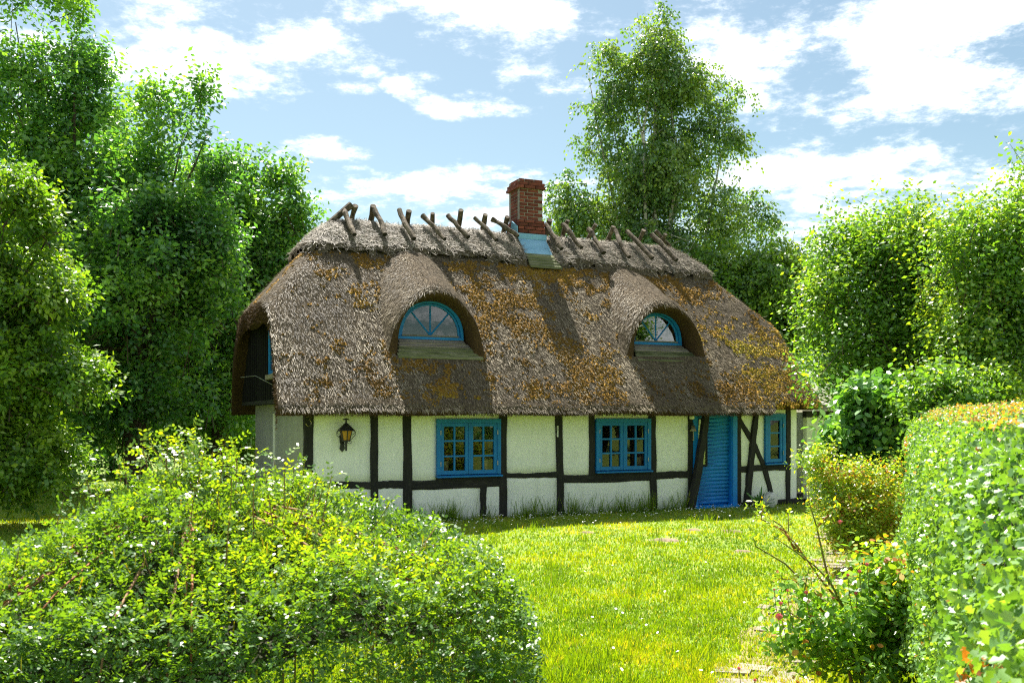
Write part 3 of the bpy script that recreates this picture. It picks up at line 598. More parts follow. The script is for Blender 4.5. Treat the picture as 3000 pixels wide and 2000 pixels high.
# plaster infill panels
def panel(u0, u1, z0, z1):
    nx, nz = 7, 7; vs = []; fs = []
    for j in range(nz):
        for i in range(nx):
            s_, t_ = i/(nx-1), j/(nz-1); bul = .012*(1-(2*s_-1)**4)*(1-(2*t_-1)**4)*random.uniform(.6, 1.1)
            vs.append((u0+(u1-u0)*s_, .002-bul, z0+(z1-z0)*t_))
    fs = [(j*nx+i, j*nx+i+1, (j+1)*nx+i+1, (j+1)*nx+i) for j in range(nz-1) for i in range(nx-1)]
    nb = len(vs); bd = [i for i in range(nx)]+[j*nx+nx-1 for j in range(1, nz)]+[(nz-1)*nx+i for i in range(nx-2, -1, -1)]+[j*nx for j in range(nz-2, 0, -1)]
    vs += [(vs[q][0], .09, vs[q][2]) for q in bd]; k = len(bd)
    fs += [(bd[i], nb+i, nb+(i+1) % k, bd[(i+1) % k]) for i in range(k)]+[tuple(nb+i for i in range(k))]
    MB().add(vs, fs).build('plaster_panel', M['plaster'], wall, True)
def rz(x, y): return W(x, y)[1]
U_ = [(p[0]+p[1])/2 for p in pc]
w1 = (W(1278, 1227)[0], W(1465, 1227)[0], W(1372, 1396)[1], W(1372, 1227)[1])
w2 = (W(1744, 1226)[0], W(1904, 1226)[0], W(1824, 1383)[1], W(1824, 1226)[1])
w3 = (W(2239, 1213)[0], W(2298, 1213)[0], W(2268, 1360)[1], W(2268, 1212)[1])
panel(.02, U_[0], 0, ZT)
panel(U_[0], U_[1], rz(1000, 1422), ZT); panel(U_[0], U_[1], -.03, rz(1000, 1422))
panel(U_[1], U_[2], rz(1150, 1421), ZT); panel(U_[1], U_[2], -.03, rz(1150, 1421))
panel(U_[2], w1[0]+.01, rz(1300, 1416), ZT); panel(w1[0]+.01, U_[3], w1[3]-.01, ZT); timber('rail', (w1[0], (rz(1370, 1412)+w1[2])/2), (U_[3], (rz(1370, 1412)+w1[2])/2), w1[2]-rz(1370, 1412), w1[2]-rz(1370, 1412), v0=-.018, mat='timber_h', jit=.002)
panel(U_[2], (sa+sb)/2, -.03, rz(1300, 1420)); panel((sa+sb)/2, U_[3], -.03, rz(1440, 1414))
panel(U_[3], U_[4], rz(1560, 1391), ZT); panel(U_[3], U_[4], -.03, rz(1560, 1391))
panel(U_[4], U_[5], rz(1690, 1402), ZT); panel(U_[5], U_[6], w2[3]-.01, ZT); timber('rail', (U_[5], (rz(1820, 1400)+w2[2])/2), (U_[6], (rz(1820, 1400)+w2[2])/2), w2[2]-rz(1820, 1400), w2[2]-rz(1820, 1400), v0=-.018, mat='timber_h', jit=.002); panel(U_[4], U_[6], -.03, rz(1790, 1400))
panel(U_[6], U_[7], rz(1970, 1392), ZT); panel(U_[6], U_[7], -.03, rz(1970, 1392))
panel(U_[8], w3[0]+.01, rz(2200, 1374), ZT); panel(w3[0]+.01, U_[9], w3[3]-.01, ZT); panel(w3[1]-.01, U_[9], rz(2268, 1370), w3[3]-.01); panel(w3[0]+.01, w3[1]-.01, rz(2268, 1370), w3[2]+.01)
panel(U_[8], U_[9], 0, rz(2240, 1372))
# rounded white corner at the right end
cm = MB(); pts = [(U_[9]-.02, 0.)]+[(U_[9]+.05+.42*math.sin(t), .42-.42*math.cos(t)+.004) for t in np.linspace(0, math.pi/2, 10)]
pts = pts+[(pts[-1][0], 1.2), (U_[9]-.02, 1.2)]; kk = len(pts)
cm.add([(p[0], p[1], .10) for p in pts]+[(p[0], p[1], 2.35) for p in pts], [(i, (i+1) % kk, kk+(i+1) % kk, kk+i) for i in range(kk)]+[tuple(range(kk, 2*kk))]); cm.build('rounded_corner', M['plaster'], wall, False)
plinth = MB().box(U_[9]-.1, U_[9]+.46, .03, 1.2, -.02, .099).build('plinth', M['timber_h'], wall)
# remaining walls and the room, dimmed by near-black colour
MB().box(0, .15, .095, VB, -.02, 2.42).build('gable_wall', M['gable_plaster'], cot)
MB().box(UE, UE+.12, 1.21, VB, -.02, 4.0).build('end_wall', M['plaster'], cot)
MB().box(.16, UE-.01, VB-.15, VB, -.02, 2.35).build('back_wall', M['plaster'], cot)
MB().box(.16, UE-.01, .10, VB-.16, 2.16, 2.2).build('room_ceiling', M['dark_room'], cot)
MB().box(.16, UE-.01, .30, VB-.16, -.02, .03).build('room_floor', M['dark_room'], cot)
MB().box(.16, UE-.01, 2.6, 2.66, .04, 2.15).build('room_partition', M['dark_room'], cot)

# ---- casement windows
def casement(u0, u1, z0, z1, sashes, cols_, rows, label):
    wn = empty('window', (0, 0, 0), 0, cot); tag(wn, label); B = M['blue']; c = .075
    MB().box(u0, u1, -.055, .06, z1-c, z1).build('casing', B, wn); MB().box(u0, u0+c, -.052, .06, z0+.05, z1-c-.001).build('casing', B, wn); MB().box(u1-c, u1, -.052, .06, z0+.05, z1-c-.001).build('casing', B, wn)
    MB().add([(u0-.01, -.10, z0), (u1+.02, -.10, z0), (u1+.02, .06, z0+.012), (u0-.01, .06, z0+.012), (u0-.01, -.10, z0+.028), (u1+.02, -.10, z0+.028), (u1+.02, .06, z0+.05), (u0-.01, .06, z0+.05)],
             [(0,3,2,1),(4,5,6,7),(0,1,5,4),(1,2,6,5),(2,3,7,6),(3,0,4,7)]).build('sill', B, wn)
    iu0, iu1, iz0, iz1 = u0+c+.004, u1-c-.004, z0+.055, z1-c-.004; ml = .035 if sashes == 2 else 0
    if sashes == 2: MB().box((iu0+iu1)/2-ml/2+.004, (iu0+iu1)/2+ml/2-.004, -.047, .05, iz0, iz1).build('mullion', B, wn)
    wd = (iu1-iu0-ml)/sashes
    for s in range(sashes):
        a = iu0+s*(wd+ml); b = a+wd; st = .062; g = MB(); v0, v1 = -.036, .02
        g.box(a, a+st, v0, v1, iz0, iz1).box(b-st, b, v0, v1, iz0, iz1).box(a+st, b-st, v0+.001, v1, iz1-st, iz1).box(a+st, b-st, v0+.001, v1, iz0, iz0+st+.01); g.build('sash', B, wn)
        pu0, pu1, pz0, pz1 = a+st, b-st, iz0+st+.01, iz1-st; mb = .032
        cw = (pu1-pu0-mb*(cols_-1))/cols_; rh = (pz1-pz0-mb*(rows-1))/rows
        for i in range(1, cols_): x = pu0+i*(cw+mb)-mb; MB().box(x, x+mb, -.030, .018, pz0, pz1).build('glazing_bar', B, wn)
        for j in range(1, rows): z = pz0+j*(rh+mb)-mb; MB().box(pu0, pu1, -.028, .017, z, z+mb).build('glazing_bar', B, wn)
        for i in range(cols_):
            for j in range(rows):
                x = pu0+i*(cw+mb); z = pz0+j*(rh+mb); tl = random.uniform(-.0022, .0022); t2 = random.uniform(-.0015, .0015)
                MB().add([(x-.006, .003-tl, z-.006), (x+cw+.006, .003+tl, z-.006), (x+cw+.006, .003+tl+t2, z+rh+.006), (x-.006, .003-tl+t2, z+rh+.006)], [(0, 1, 2, 3)]).build('pane', M['glass'], wn)
        hx_ = (a-.006) if (s == 0 and sashes == 2) else (b+.006)
        for z in (iz0+.16, iz1-.22): MB().tube([(hx_, -.058, z), (hx_, -.058, z+.085)], .009, 6).build('hinge', M['steel'], wn)
    return wn
casement(*w1, 2, 2, 3, 'blue twelve-pane casement window nearer the lantern')
casement(*w2, 2, 2, 3, 'blue twelve-pane casement window nearer the door')
casement(*w3, 1, 1, 3, 'narrow blue three-pane window right of the door')
for wq, xs in ((w1, (.18, .80)), (w2, (.85,))):
    for s_ in xs: MB().tube([(wq[0]+(wq[1]-wq[0])*s_, .16, wq[2]+.02), (wq[0]+(wq[1]-wq[0])*s_, .16, wq[2]+.3)], [.05, .07], 8).build('reflection_blob', M['reflection_beige'], cot)  # added shapes standing in for beige reflections in the panes

# ---- door
door = empty('door', (0, 0, 0), 0, cot); tag(door, 'bright blue boarded door with a narrow dark pane')
dl, dr = W(2029, 1213)[0]+.0, W(2157, 1213)[0]; zs0 = .02
MB().box(dl, dl+.12, -.03, .16, zs0, ZT).build('door_frame', M['blue_door'], door)
MB().box(dr-.11, dr, -.04, .16, zs0, ZT).build('door_frame', M['blue_door'], door)
MB().box(dr-.135, dr-.111, -.02, .16, zs0+.001, ZT).build('door_frame', M['blue_door'], door)
MB().box(dl+.121, dr-.136, -.02, .16, ZT-.06, ZT-.001).build('door_frame', M['blue_door'], door)
MB().add([(dl-.02, -.10, zs0-.03), (dr+.01, -.10, zs0-.03), (dr+.01, .2, zs0-.03), (dl-.02, .2, zs0-.03), (dl-.02, -.10, zs0+.02), (dr+.01, -.10, zs0+.02), (dr+.01, .2, zs0+.05), (dl-.02, .2, zs0+.05)],
         [(0,3,2,1),(4,5,6,7),(0,1,5,4),(1,2,6,5),(2,3,7,6),(3,0,4,7)]).build('threshold', M['blue_door'], door)
bu0, bu1 = dl+.122, dr-.138; nb = 25; bh = (ZT-.065-zs0-.055)/nb
slot = (W(2052, 1300)[0], W(2077, 1300)[0], W(2065, 1365)[1], W(2065, 1228)[1])
for i in range(nb):
    z = zs0+.055+i*bh; mid = z+bh/2; segs = [(bu0, bu1)] if not (slot[2]-.02 < mid < slot[3]+.02) else [(bu0, slot[0]), (slot[1], bu1)]
    for a, b in segs:
        e = .008; MB().add([(a, .075, z+e), (b, .075, z+e), (b, .063, z+bh*.5), (a, .063, z+bh*.5), (a, .075, z+bh-.001), (b, .075, z+bh-.001), (a, .088, z), (b, .088, z), (a, .11, z), (b, .11, z), (a, .11, z+bh-.001), (b, .11, z+bh-.001)],
             [(0, 1, 3, 2), (2, 3, 5, 4), (6, 7, 1, 0), (6, 8, 9, 7), (4, 5, 11, 10), (8, 10, 11, 9), (0, 2, 4, 10, 8, 6), (1, 7, 9, 11, 5, 3)]).build('board', M['blue_door'], door)
MB().box(bu0-.01, bu1+.01, .112, .14, zs0+.05, ZT-.061).build('door_leaf', M['dark_room'], door)
MB().box(slot[0]-.01, slot[1], .050, .070, slot[2], slot[2]+.035).build('pane_frame', M['timber'], door); MB().box(slot[1]-.03, slot[1], .051, .071, slot[2]+.036, slot[3]).build('pane_frame', M['timber'], door)
MB().box(slot[0]-.012, slot[1]-.031, .073, .078, slot[2]+.036, slot[3]).build('pane', M['glass'], door)
hp = onv(2041, 1325, .02); MB().tube([(hp[0], .06, hp[2]), (hp[0], .0, hp[2]), (hp[0]+.1, -.005, hp[2])], .012, 6).build('handle', M['brass'], door)

# ---- gable end, left
ztg = lambda v: float(ztop(np.array([-.2]), np.array([v]))[0])-.5
gab = empty('gable', (0, 0, 0), 0, cot); nbp = 40
for i in range(nbp):
    v0 = .0+VB*i/nbp; v1 = v0+VB/nbp-.006; z1a, z1b = ztg(v0), ztg(v1); o_ = .0 if i % 2 else -.012
    zl = 2.28
    if min(z1a, z1b) <= zl+.05: continue
    MB().add([(o_-.30, v0, zl), (o_-.30, v1, zl), (o_-.30, v1, z1b), (o_-.30, v0, z1a), (-.22, v0, zl), (-.22, v1, zl), (-.22, v1, z1b), (-.22, v0, z1a)],
             [(0, 3, 2, 1), (4, 5, 6, 7), (0, 1, 5, 4), (1, 2, 6, 5), (2, 3, 7, 6), (3, 0, 4, 7)]).build('plank', M['black_board'], gab)
MB().box(-.31, -.02, .0, VB, 2.20, 2.278).build('jetty_beam', M['timber'], gab)
gw = empty('gable_window', (-.27, 0, 0), 0, cot); p0, p1 = onu(786, 1098, -.36), onu(786, 985, -.36); gv1 = p0[1]; gv0 = gv1-.95; gz0, gz1 = p0[2], p1[2]+.1
MB().box(-.09, -.05, gv0, gv0+.07, gz0, gz1).build('casing', M['blue'], gw); MB().box(-.09, -.05, gv1-.07, gv1, gz0, gz1).build('casing', M['blue'], gw)
MB().box(-.085, -.05, (gv0+gv1)/2-.04, (gv0+gv1)/2+.04, gz0+.071, gz1-.071).build('casing', M['blue'], gw); MB().box(-.09, -.05, gv0+.071, gv1-.071, gz1-.07, gz1).build('casing', M['blue'], gw); MB().box(-.09, -.05, gv0+.071, gv1-.071, gz0, gz0+.07).build('casing', M['blue'], gw)
MB().box(-.062, -.055, gv0+.07, (gv0+gv1)/2-.04, gz0+.07, gz1-.07).build('pane', M['glass'], gw); MB().box(-.062, -.055, (gv0+gv1)/2+.04, gv1-.07, gz0+.07, gz1-.07).build('pane', M['glass'], gw)
MB().box(-.14, -.05, gv0-.08, gv1+.08, gz0-.09, gz0-.004).build('sill', M['grey_board'], gw)
q0, q1 = onu(793, 1211, -.03), onu(803, 1300, -.03); MB().box(-.03, -.003, q1[1], q1[1]+.16, 0., q0[2]).build('white_batten', M['white_paint'], cot)
c0, c1 = onu(706, 1105, -.50), onu(797, 1126, -.33); MB().tube([c0, c0*.5+c1*.5+np.array([0, 0, .10]), c1], .008, 5).build('cable', M['steel'], cot)

# ---- number 3, lantern, bell and small fittings
n0 = onv(904, 1233, -.035); hgt = .165; ww = .10
pts = [(-.5, .5), (.5, .5), (.08, .12), (.32, .06), (.5, -.12), (.46, -.34), (.2, -.5), (-.15, -.5), (-.42, -.36), (-.45, -.24)]
nm = MB().tube([(n0[0]+a*ww, -.036, n0[2]+b*hgt) for a, b in pts], .009, 5); nm.build('house_number', M['brass'], cot)
la = onv(1014, 1275, -.20); lan = empty('wall_lantern', (0, 0, 0), 0, None)
def toW(p): return CO+p[0]*UU+p[1]*VV+np.array([0, 0, p[2]])
lc = toW(la); lan.location = tuple(lc); lan.rotation_euler = (0, 0, TH)
tag(lan, 'black wrought-iron wall lantern with amber glass on the white panel', 'lantern')
MB().lathe((0, 0, 0), [(.165, .085), (.155, .10), (.045, .205), (.03, .215)], 6, R(30)).build('lantern_roof', M['iron'], lan)
fn = MB().tube([(0, 0, .21), (0, 0, .29)], [.02, .014], 6); fn.tube([(-.045, 0, .285), (0, 0, .295), (.045, 0, .285)], .012, 5).lathe((-.05, 0, .285), [(.004, -.012), (.014, 0), (.004, .012)], 6).lathe((.05, 0, .285), [(.004, -.012), (.014, 0), (.004, .012)], 6); fn.build('finial', M['iron'], lan)
for k in range(6):
    a0, a1 = R(30+60*k), R(90+60*k); e = .06
    qd = [(math.cos(a)*r, math.sin(a)*r, z) for a, r, z in ((a0+e, .062, -.085), (a1-e, .062, -.085), (a1-e, .105, .083), (a0+e, .105, .083))]
    MB().add(qd+[(x*.9, y*.9, z) for x, y, z in qd], [(0, 1, 2, 3), (7, 6, 5, 4), (0, 4, 5, 1), (1, 5, 6, 2), (2, 6, 7, 3), (3, 7, 4, 0)]).build('glass_pane', M['amber'], lan)
    MB().tube([(math.cos(a0)*.068, math.sin(a0)*.068, -.09), (math.cos(a0)*.112, math.sin(a0)*.112, .09)], .010, 5).build('rib', M['iron'], lan)
for s in (-1, 1):
    cs = [(s*.155, 0, .085), (s*.175, 0, .05), (s*.16, 0, .0), (s*.11, 0, -.05), (s*.07, 0, -.09)]; MB().tube(cs, .006, 5).build('scroll', M['iron'], lan)
    MB().tube([(s*.13+s*.03*math.cos(t), 0, .055+.03*math.sin(t)) for t in np.linspace(-2.2, 3.0, 10)], .005, 5).build('scroll', M['iron'], lan)
MB().lathe((0, 0, 0), [(.012, -.275), (.017, -.27), (.024, -.12), (.07, -.095), (.07, -.085)], 8).build('stem', M['iron'], lan)
MB().tube([(.04+.03*math.cos(t)+.028*t/6, 0, -.12+.024*math.sin(t)) for t in np.linspace(0, 9, 16)], .005, 5).build('scroll', M['iron'], lan)
bpx = -.03
MB().prism([(bpx-.055, .0), (bpx, -.03), (bpx+.04, 0), (bpx+.03, -.1), (bpx+.035, -.18), (bpx+.05, -.24), (bpx, -.30), (bpx-.05, -.24), (bpx-.03, -.18), (bpx-.045, -.1)], .165, .19).build('back_plate', M['iron'], lan)
MB().tube([(bpx, .17, -.13), (bpx*.5, .08, -.16), (0, 0, -.14)], .011, 6).build('bracket', M['iron'], lan)
bl = toW(onv(2031, 1252, -.09)); bell = empty('door_bell', bl, TH); tag(bell, 'small bronze bell with hanging cord beside the blue door', 'bell')
MB().lathe((0, 0, 0), [(.068, -.075), (.070, -.068), (.045, -.02), (.038, .03), (.02, .05), (.004, .052)], 14).build('bell_body', M['brass'], bell, True)
MB().tube([(0, 0, -.05), (.004, 0, -.16), (.0, 0, -.27)], [.007, .012, .015], 6).build('cord', M['brass'], bell)
MB().tube([(0, .062, .08), (0, .03, .1), (0, 0, .085), (0, 0, .05)], .008, 6).build('bracket', M['iron'], bell)
sl_ = toW(onv(2027, 1222, -.07)); sec = empty('porch_lamp', sl_, TH); tag(sec, 'small cream lamp high up under the eave by the door', 'lamp')
MB().lathe((0, 0, 0), [(.02, -.045), (.05, -.03), (.055, .0), (.045, .035), (.03, .045)], 12).build('lamp_shade', M['white_paint'], sec, True); MB().box(-.025, .025, .04, .04+.0, -.02, .03).box(-.02, .02, .0, .043, .0, .03).build('bracket', M['steel'], sec)
tp = toW(onv(1634, 1263, -.04)); th = empty('thermometer', tp, TH); tag(th, 'slim white thermometer on the dark post between the windows', 'thermometer')
MB().box(-.014, .014, -.004, .010, -.11, .11).build('scale', M['white_paint'], th); MB().tube([(0, -.008, -.09), (0, -.008, .09)], .004, 5).build('glass_tube', M['steel'], th)

# ================================================================== lean-to shed at the right end
shed = empty('lean_to_shed', toW((11.36, .10, 0)), TH); tag(shed, 'pale green-stained lean-to with flat roof right of the cottage', 'shed')
MB().box(0, .50, 0, .12, .08, 1.93).build('wall', M['shed_plaster'], shed); MB().box(-.03, 1.3, .0, 2.4, -.02, .078).build('plinth', M['timber_h'], shed)
MB().box(-.02, 1.30, -.02, .12, 1.931, 2.08).build('beam', M['timber_h'], shed); MB().box(.505, .58, -.01, .12, .08, 1.93).build('post', M['timber'], shed)
sd_ = empty('shed_door', (0, 0, 0), 0, shed)
MB().box(.585, 1.22, .06, .10, .08, 1.92).build('door_leaf', M['blue_door'], sd_); MB().box(.66, 1.14, .045, .055, 1.0, 1.82).build('pane', M['glass'], sd_); MB().box(.66, 1.14, .03, .058, 1.36, 1.41).build('glazing_bar', M['blue'], sd_)
MB().box(1.23, 1.35, 0, .12, .08, 1.93).build('post', M['timber'], shed); MB().box(1.25, 1.37, .125, 2.4, .08, 2.05).build('wall', M['shed_plaster'], shed)
MB().add([(-.35, -.30, 2.09), (1.75, -.30, 2.09), (1.75, 2.6, 2.30), (-.35, 2.6, 2.30), (-.35, -.30, 2.22), (1.75, -.30, 2.22), (1.75, 2.6, 2.44), (-.35, 2.6, 2.44)],
         [(0,3,2,1),(4,5,6,7),(0,1,5,4),(1,2,6,5),(2,3,7,6),(3,0,4,7)]).build('roof', M['felt'], shed)
tpz = empty('water_tap', toW((11.66, .07, .62)), TH); tag(tpz, 'small dark outdoor tap on the green-stained shed wall', 'tap')
MB().tube([(0, .03, 0), (0, -.06, 0), (0, -.09, -.05)], .018, 6).build('spout', M['iron'], tpz); MB().box(-.025, .025, -.06, -.03, .02, .11).build('handle', M['iron'], tpz); MB().box(-.03, .03, .012, .03, -.06, .05).build('wall_plate', M['iron'], tpz)

# ================================================================== VEGETATION
DIA = (np.array([(0, 0, 0), (.5, .45, .10), (0, 1, 0), (-.5, .45, .10)]), np.array([(0, 1, 2), (0, 2, 3)]))
OVAL = (np.array([(0, 0, 0), (.38, .22, .07), (.5, .55, .10), (.25, .92, .05), (0, 1, 0), (-.25, .92, .05), (-.5, .55, .10), (-.38, .22, .07)]), np.array([(0, 1, 2, 3, 4), (0, 4, 5, 6, 7)]))
LOBE = (np.array([(0, 0, 0), (.16, .22, .02), (.48, .30, .09), (.26, .46, .04), (.52, .66, .08), (.22, .70, .02), (0, 1, -.03), (-.22, .70, .02), (-.52, .66, .08), (-.26, .46, .04), (-.48, .30, .09), (-.16, .22, .02)]),
        np.array([(0, 1, 2, 3, 5, 6), (3, 4, 5, 5, 5, 5)]))
LOBE = (LOBE[0], np.array([(0, 1, 2, 3), (0, 3, 4, 5), (0, 5, 6, 7), (0, 7, 8, 9), (0, 9, 10, 11)]))
HEX = (np.array([(0, 0, 0), (.42, .32, .08), (.44, .68, .09), (0, 1, 0), (-.44, .68, .09), (-.42, .32, .08)]), np.array([(0, 1, 2, 3, 4, 5)]))
PENT = (np.array([(0, 0, 0), (.46, .42, .08), (.27, .94, .04), (-.27, .94, .04), (-.46, .42, .08)]), np.array([(0, 1, 2, 3, 4)]))
LOB8 = (np.array([(0, 0, 0), (.50, .34, .09), (.24, .48, .03), (.44, .76, .07), (0, 1, -.03), (-.44, .76, .07), (-.24, .48, .03), (-.50, .34, .09)]), np.array([(0, 1, 2, 3, 4), (0, 4, 5, 6, 7)]))
def leaves(P, D, Nn, Ln, Wd, tmpl):
    tv_, tf = tmpl; D = unit(D); X = unit(np.cross(D, Nn)); Z = np.cross(X, D)
    V = P[:, None, :]+X[:, None, :]*(tv_[None, :, 0:1]*Wd[:, None, None])+D[:, None, :]*(tv_[None, :, 1:2]*Ln[:, None, None])+Z[:, None, :]*(tv_[None, :, 2:3]*Wd[:, None, None])
    n, k = len(P), len(tv_); Fc = (np.arange(n)[:, None, None]*k+tf[None]).reshape(-1, tf.shape[1]); return V.reshape(-1, 3), Fc, len(tf)
def crown(ells, nsh, per, Lsh, leaf, wid, up=.4, spread=.6, droop=0., shell=.3, gap=.40, gapf=.9, seed=0, tilt=.6, spire=0, cper=17, flat=.6, cmax=.62):
    """sprays of leaves on shoots that grow out of a set of ellipsoids (world coordinates)"""
    E0 = np.array([e[:6] for e in ells]); vol = (E0[:, 3]*E0[:, 4]*E0[:, 5])**.48; nc = max(12, nsh//cper)
    ce = rng.choice(len(E0), nc, p=vol/vol.sum()); dd = rdir(nc); f_ = rng.random((nc, 1))**.42*1.02; q_ = E0[ce, :3]+dd*f_*E0[ce, 3:6]
    cr = np.clip(.34*E0[ce][:, [3, 5]].min(1), .16, cmax)*rng.uniform(.6, 1.35, nc)
    sub = [np.stack([q_[:, 0], q_[:, 1], q_[:, 2], cr, cr, cr*flat], 1)]
    if spire > 0:
        for e in E0[E0[:, 5] > .4]:
            ks = spire; a_ = rng.random(ks)*6.283; r2 = np.sqrt(rng.random(ks))*.8
            x_ = e[0]+r2*np.cos(a_)*e[3]; y_ = e[1]+r2*np.sin(a_)*e[4]; z_ = e[2]+e[5]*np.sqrt(1-r2**2)
            hs_ = np.minimum(rng.uniform(.35, 1.0, ks), e[5]*.95); sub.append(np.stack([x_, y_, z_+hs_*.3, hs_*.24, hs_*.24, hs_], 1))
    E_ = np.concatenate(sub); area = (E_[:, 3]*E_[:, 5]+.3*E_[:, 3]**2); pr = area/area.sum(); ctint = rng.normal(size=len(E_))*.13
    c = rng.choice(len(E_), nsh, p=pr); d = rdir(nsh); d[:, 2] = d[:, 2]*.8+.25; r = rng.random(nsh)**.45
    B = E_[c, :3]+d*r[:, None]*E_[c, 3:6]; n = len(B)
    k2 = B[:, 2] > .15; B, d, c = B[k2], d[k2], c[k2]; n = len(B)
    o = unit(d/np.maximum(E_[c, 3:6], .2)); S = unit(o*spread+np.array([0, 0, up])+.45*rng.normal(size=(n, 3))); Ls = rng.uniform(.5, 1.25, n)*Lsh
    t = (np.arange(per)+.5)/per; ax = S[:, None, :]*(t*1.0)[None, :, None]*Ls[:, None, None]; ax[:, :, 2] -= droop*(t**1.6)[None, :]*Ls[:, None]
    ph = rng.random(n)[:, None]*6.28+np.arange(per)[None, :]*2.4; a = unit(np.cross(S, rdir(n))); b = np.cross(S, a)
    rad = a[:, None, :]*np.cos(ph)[..., None]+b[:, None, :]*np.sin(ph)[..., None]
    P = B[:, None, :]+ax+rad*(.10*Ls)[:, None, None]*rng.uniform(.2, 1.6, (n, per))[..., None]
    D = S[:, None, :]*.45+rad*.8+np.array([0, 0, -.35-.6*(droop > 0)])+.25*rng.normal(size=(n, per, 3))
    Nn = unit(np.array([0, 0, 1.])+tilt*rng.normal(size=(n, per, 3))+.3*o[:, None, :])
    P, D, Nn = P.reshape(-1, 3), D.reshape(-1, 3), Nn.reshape(-1, 3); m_ = len(P)
    tint = np.clip(.5+.18*rng.normal(size=m_)+(fbm(P, .7, seed, 2)-.5)*.7+np.repeat(rng.normal(size=n)*.08+ctint[c], per)+np.tile((t-.5)*.25, n), 0, 1)
    return P, D, Nn, rng.uniform(.55, 1.35, m_)*leaf, rng.uniform(.6, 1.25, m_)*wid, tint, B, S, Ls
def E(x, y, Y, rx, ry, rd=None):
    p = wp(x, y, Y); k = Y/F_PX; return (p[0], p[1], p[2], rx*k, (rd if rd else rx*k*.9), ry*k)
def limb(parent, a, b, r0, r1, mat, name='limb', bend=.15, n=6):
    a, b = np.array(a, float), np.array(b, float); L_ = np.linalg.norm(b-a); off = np.array([random.uniform(-1, 1), random.uniform(-1, 1), random.uniform(.2, 1)])*bend*L_
    pts = [a+(b-a)*t+off*math.sin(math.pi*t)*.5+np.array([random.uniform(-1, 1) for _ in range(3)])*L_*.012 for t in np.linspace(0, 1, n)]
    return MB().tube(pts, [r0+(r1-r0)*t for t in np.linspace(0, 1, n)], 7).build(name, mat, parent, True)
def tree(name, label, base, ells, mat, bark, nsh, per, Lsh, leaf, wid, r0=.16, group=None, cat='tree', tmpl=DIA, nl=9, extra=None, **kw):
    base = np.array(base, float); t = empty(name, base); tag(t, label, cat, group)
    el_ = [(e[0]-base[0], e[1]-base[1], e[2]-base[2], e[3], e[4], e[5]) for e in ells]
    bigs = [e for e in el_ if e[3] > .5*max(q[3] for q in el_)]; top = max(bigs, key=lambda e: e[2]); zmax = top[2]
    low = min(e[2]-e[5] for e in el_); tt = np.array([top[0], top[1], zmax]); mids = [np.array([0, 0, -.1]), np.array([tt[0]*.12+random.uniform(-.1, .1), tt[1]*.12, zmax*.25]), np.array([tt[0]*.45, tt[1]*.45, zmax*.55]), tt]
    MB().tube(mids, [r0*1.25, r0, r0*.62, r0*.15], 9).build('trunk', bark, t, True)
    order = sorted(el_, key=lambda e: -e[3]*e[5])
    for i in range(nl):
        e = order[i % len(order)]; f_ = random.uniform(.12, .55); st = np.array([tt[0]*f_*.7, tt[1]*f_*.7, zmax*f_])
        en = np.array(e[:3])+np.array([random.uniform(-.5, .5)*e[3], random.uniform(-.5, .5)*e[4], random.uniform(-.5, .3)*e[5]]); limb(t, st, en, r0*.40, r0*.06, bark)
    P, D, Nn, Ln, Wd, ti, B, S, Ls = crown(el_, nsh, per, Lsh, leaf, wid, **kw)
    V, Fc, q = leaves(P, D, Nn, Ln, Wd, tmpl); poly('crown', V, Fc, mat, t, np.repeat(ti, q))
    m = MB(); k = min(len(B), 260); sel = rng.permutation(len(B))[:k]
    for i in sel: m.tube([B[i]-S[i]*Ls[i]*.9, B[i], B[i]+S[i]*Ls[i]*.8], [r0*.06, r0*.045, r0*.015], 3, False)
    tag(m.build('twig_tangle', bark, t), kind='stuff')
    return t
G3 = lambda x, Y: ((x-HX)/F_PX*Y, Y, 0)

# ---- trees left of the cottage
tree('broadleaf_tree', 'tallest dark tree at the far left edge with two spire tops', G3(120, 25), [E(40,110,25,60,140),E(195,140,25,62,125),E(120,330,25,190,160),E(30,560,25,220,220),E(230,560,25,150,170),E(90,850,25,260,220),E(150,1120,25,230,170),E(60,1300,25,240,140),E(240,760,25,170,200),E(260,330,25,80,100),E(320,480,25,120,150)],
     M['leaf_maple'], M['bark'], 5200, 14, .70, .15, .097, .22, nl=12, group='trees left of the cottage', up=.75, seed=1, spire=6, shell=.34, gap=.36, gapf=.8, tilt=.9)
tree('broadleaf_tree', 'dark tree with upright shoots, second from the left edge', G3(400, 23.5), [E(590,370,23.5,36,70),E(455,410,23.5,45,70),E(525,410,23.5,36,50),E(480,620,23.5,190,170),E(350,640,23.5,120,160),E(590,680,23.5,110,140),E(430,880,23.5,240,190,3.0),E(330,1090,23.5,230,150,3.2),E(300,1270,23.5,190,120,2.4),E(180,1000,22.5,200,150,3.0),E(520,800,23.5,170,170),E(400,1180,23.5,200,120)],
     M['leaf_maple'], M['bark'], 5200, 14, .68, .145, .094, .24, nl=14, group='trees left of the cottage', up=.8, seed=2, spire=6, shell=.34, gap=.36, gapf=.8, tilt=.9)
tree('broadleaf_tree', 'rounded tree just behind the left gable of the cottage', G3(640, 27), [E(740,690,27,140,120),E(835,600,27,45,60),E(700,580,27,60,60),E(860,740,27,50,70),E(640,870,27,200,150),E(800,850,27,90,110),E(540,1020,27,180,150),E(600,1180,27,170,130),E(760,980,27,120,130),E(650,700,27,120,150)],
     M['leaf_maple'], M['bark'], 4800, 14, .70, .155, .10, .22, nl=12, group='trees left of the cottage', up=.55, seed=3, spire=6, shell=.34, gap=.36, gapf=.8, tilt=.9)
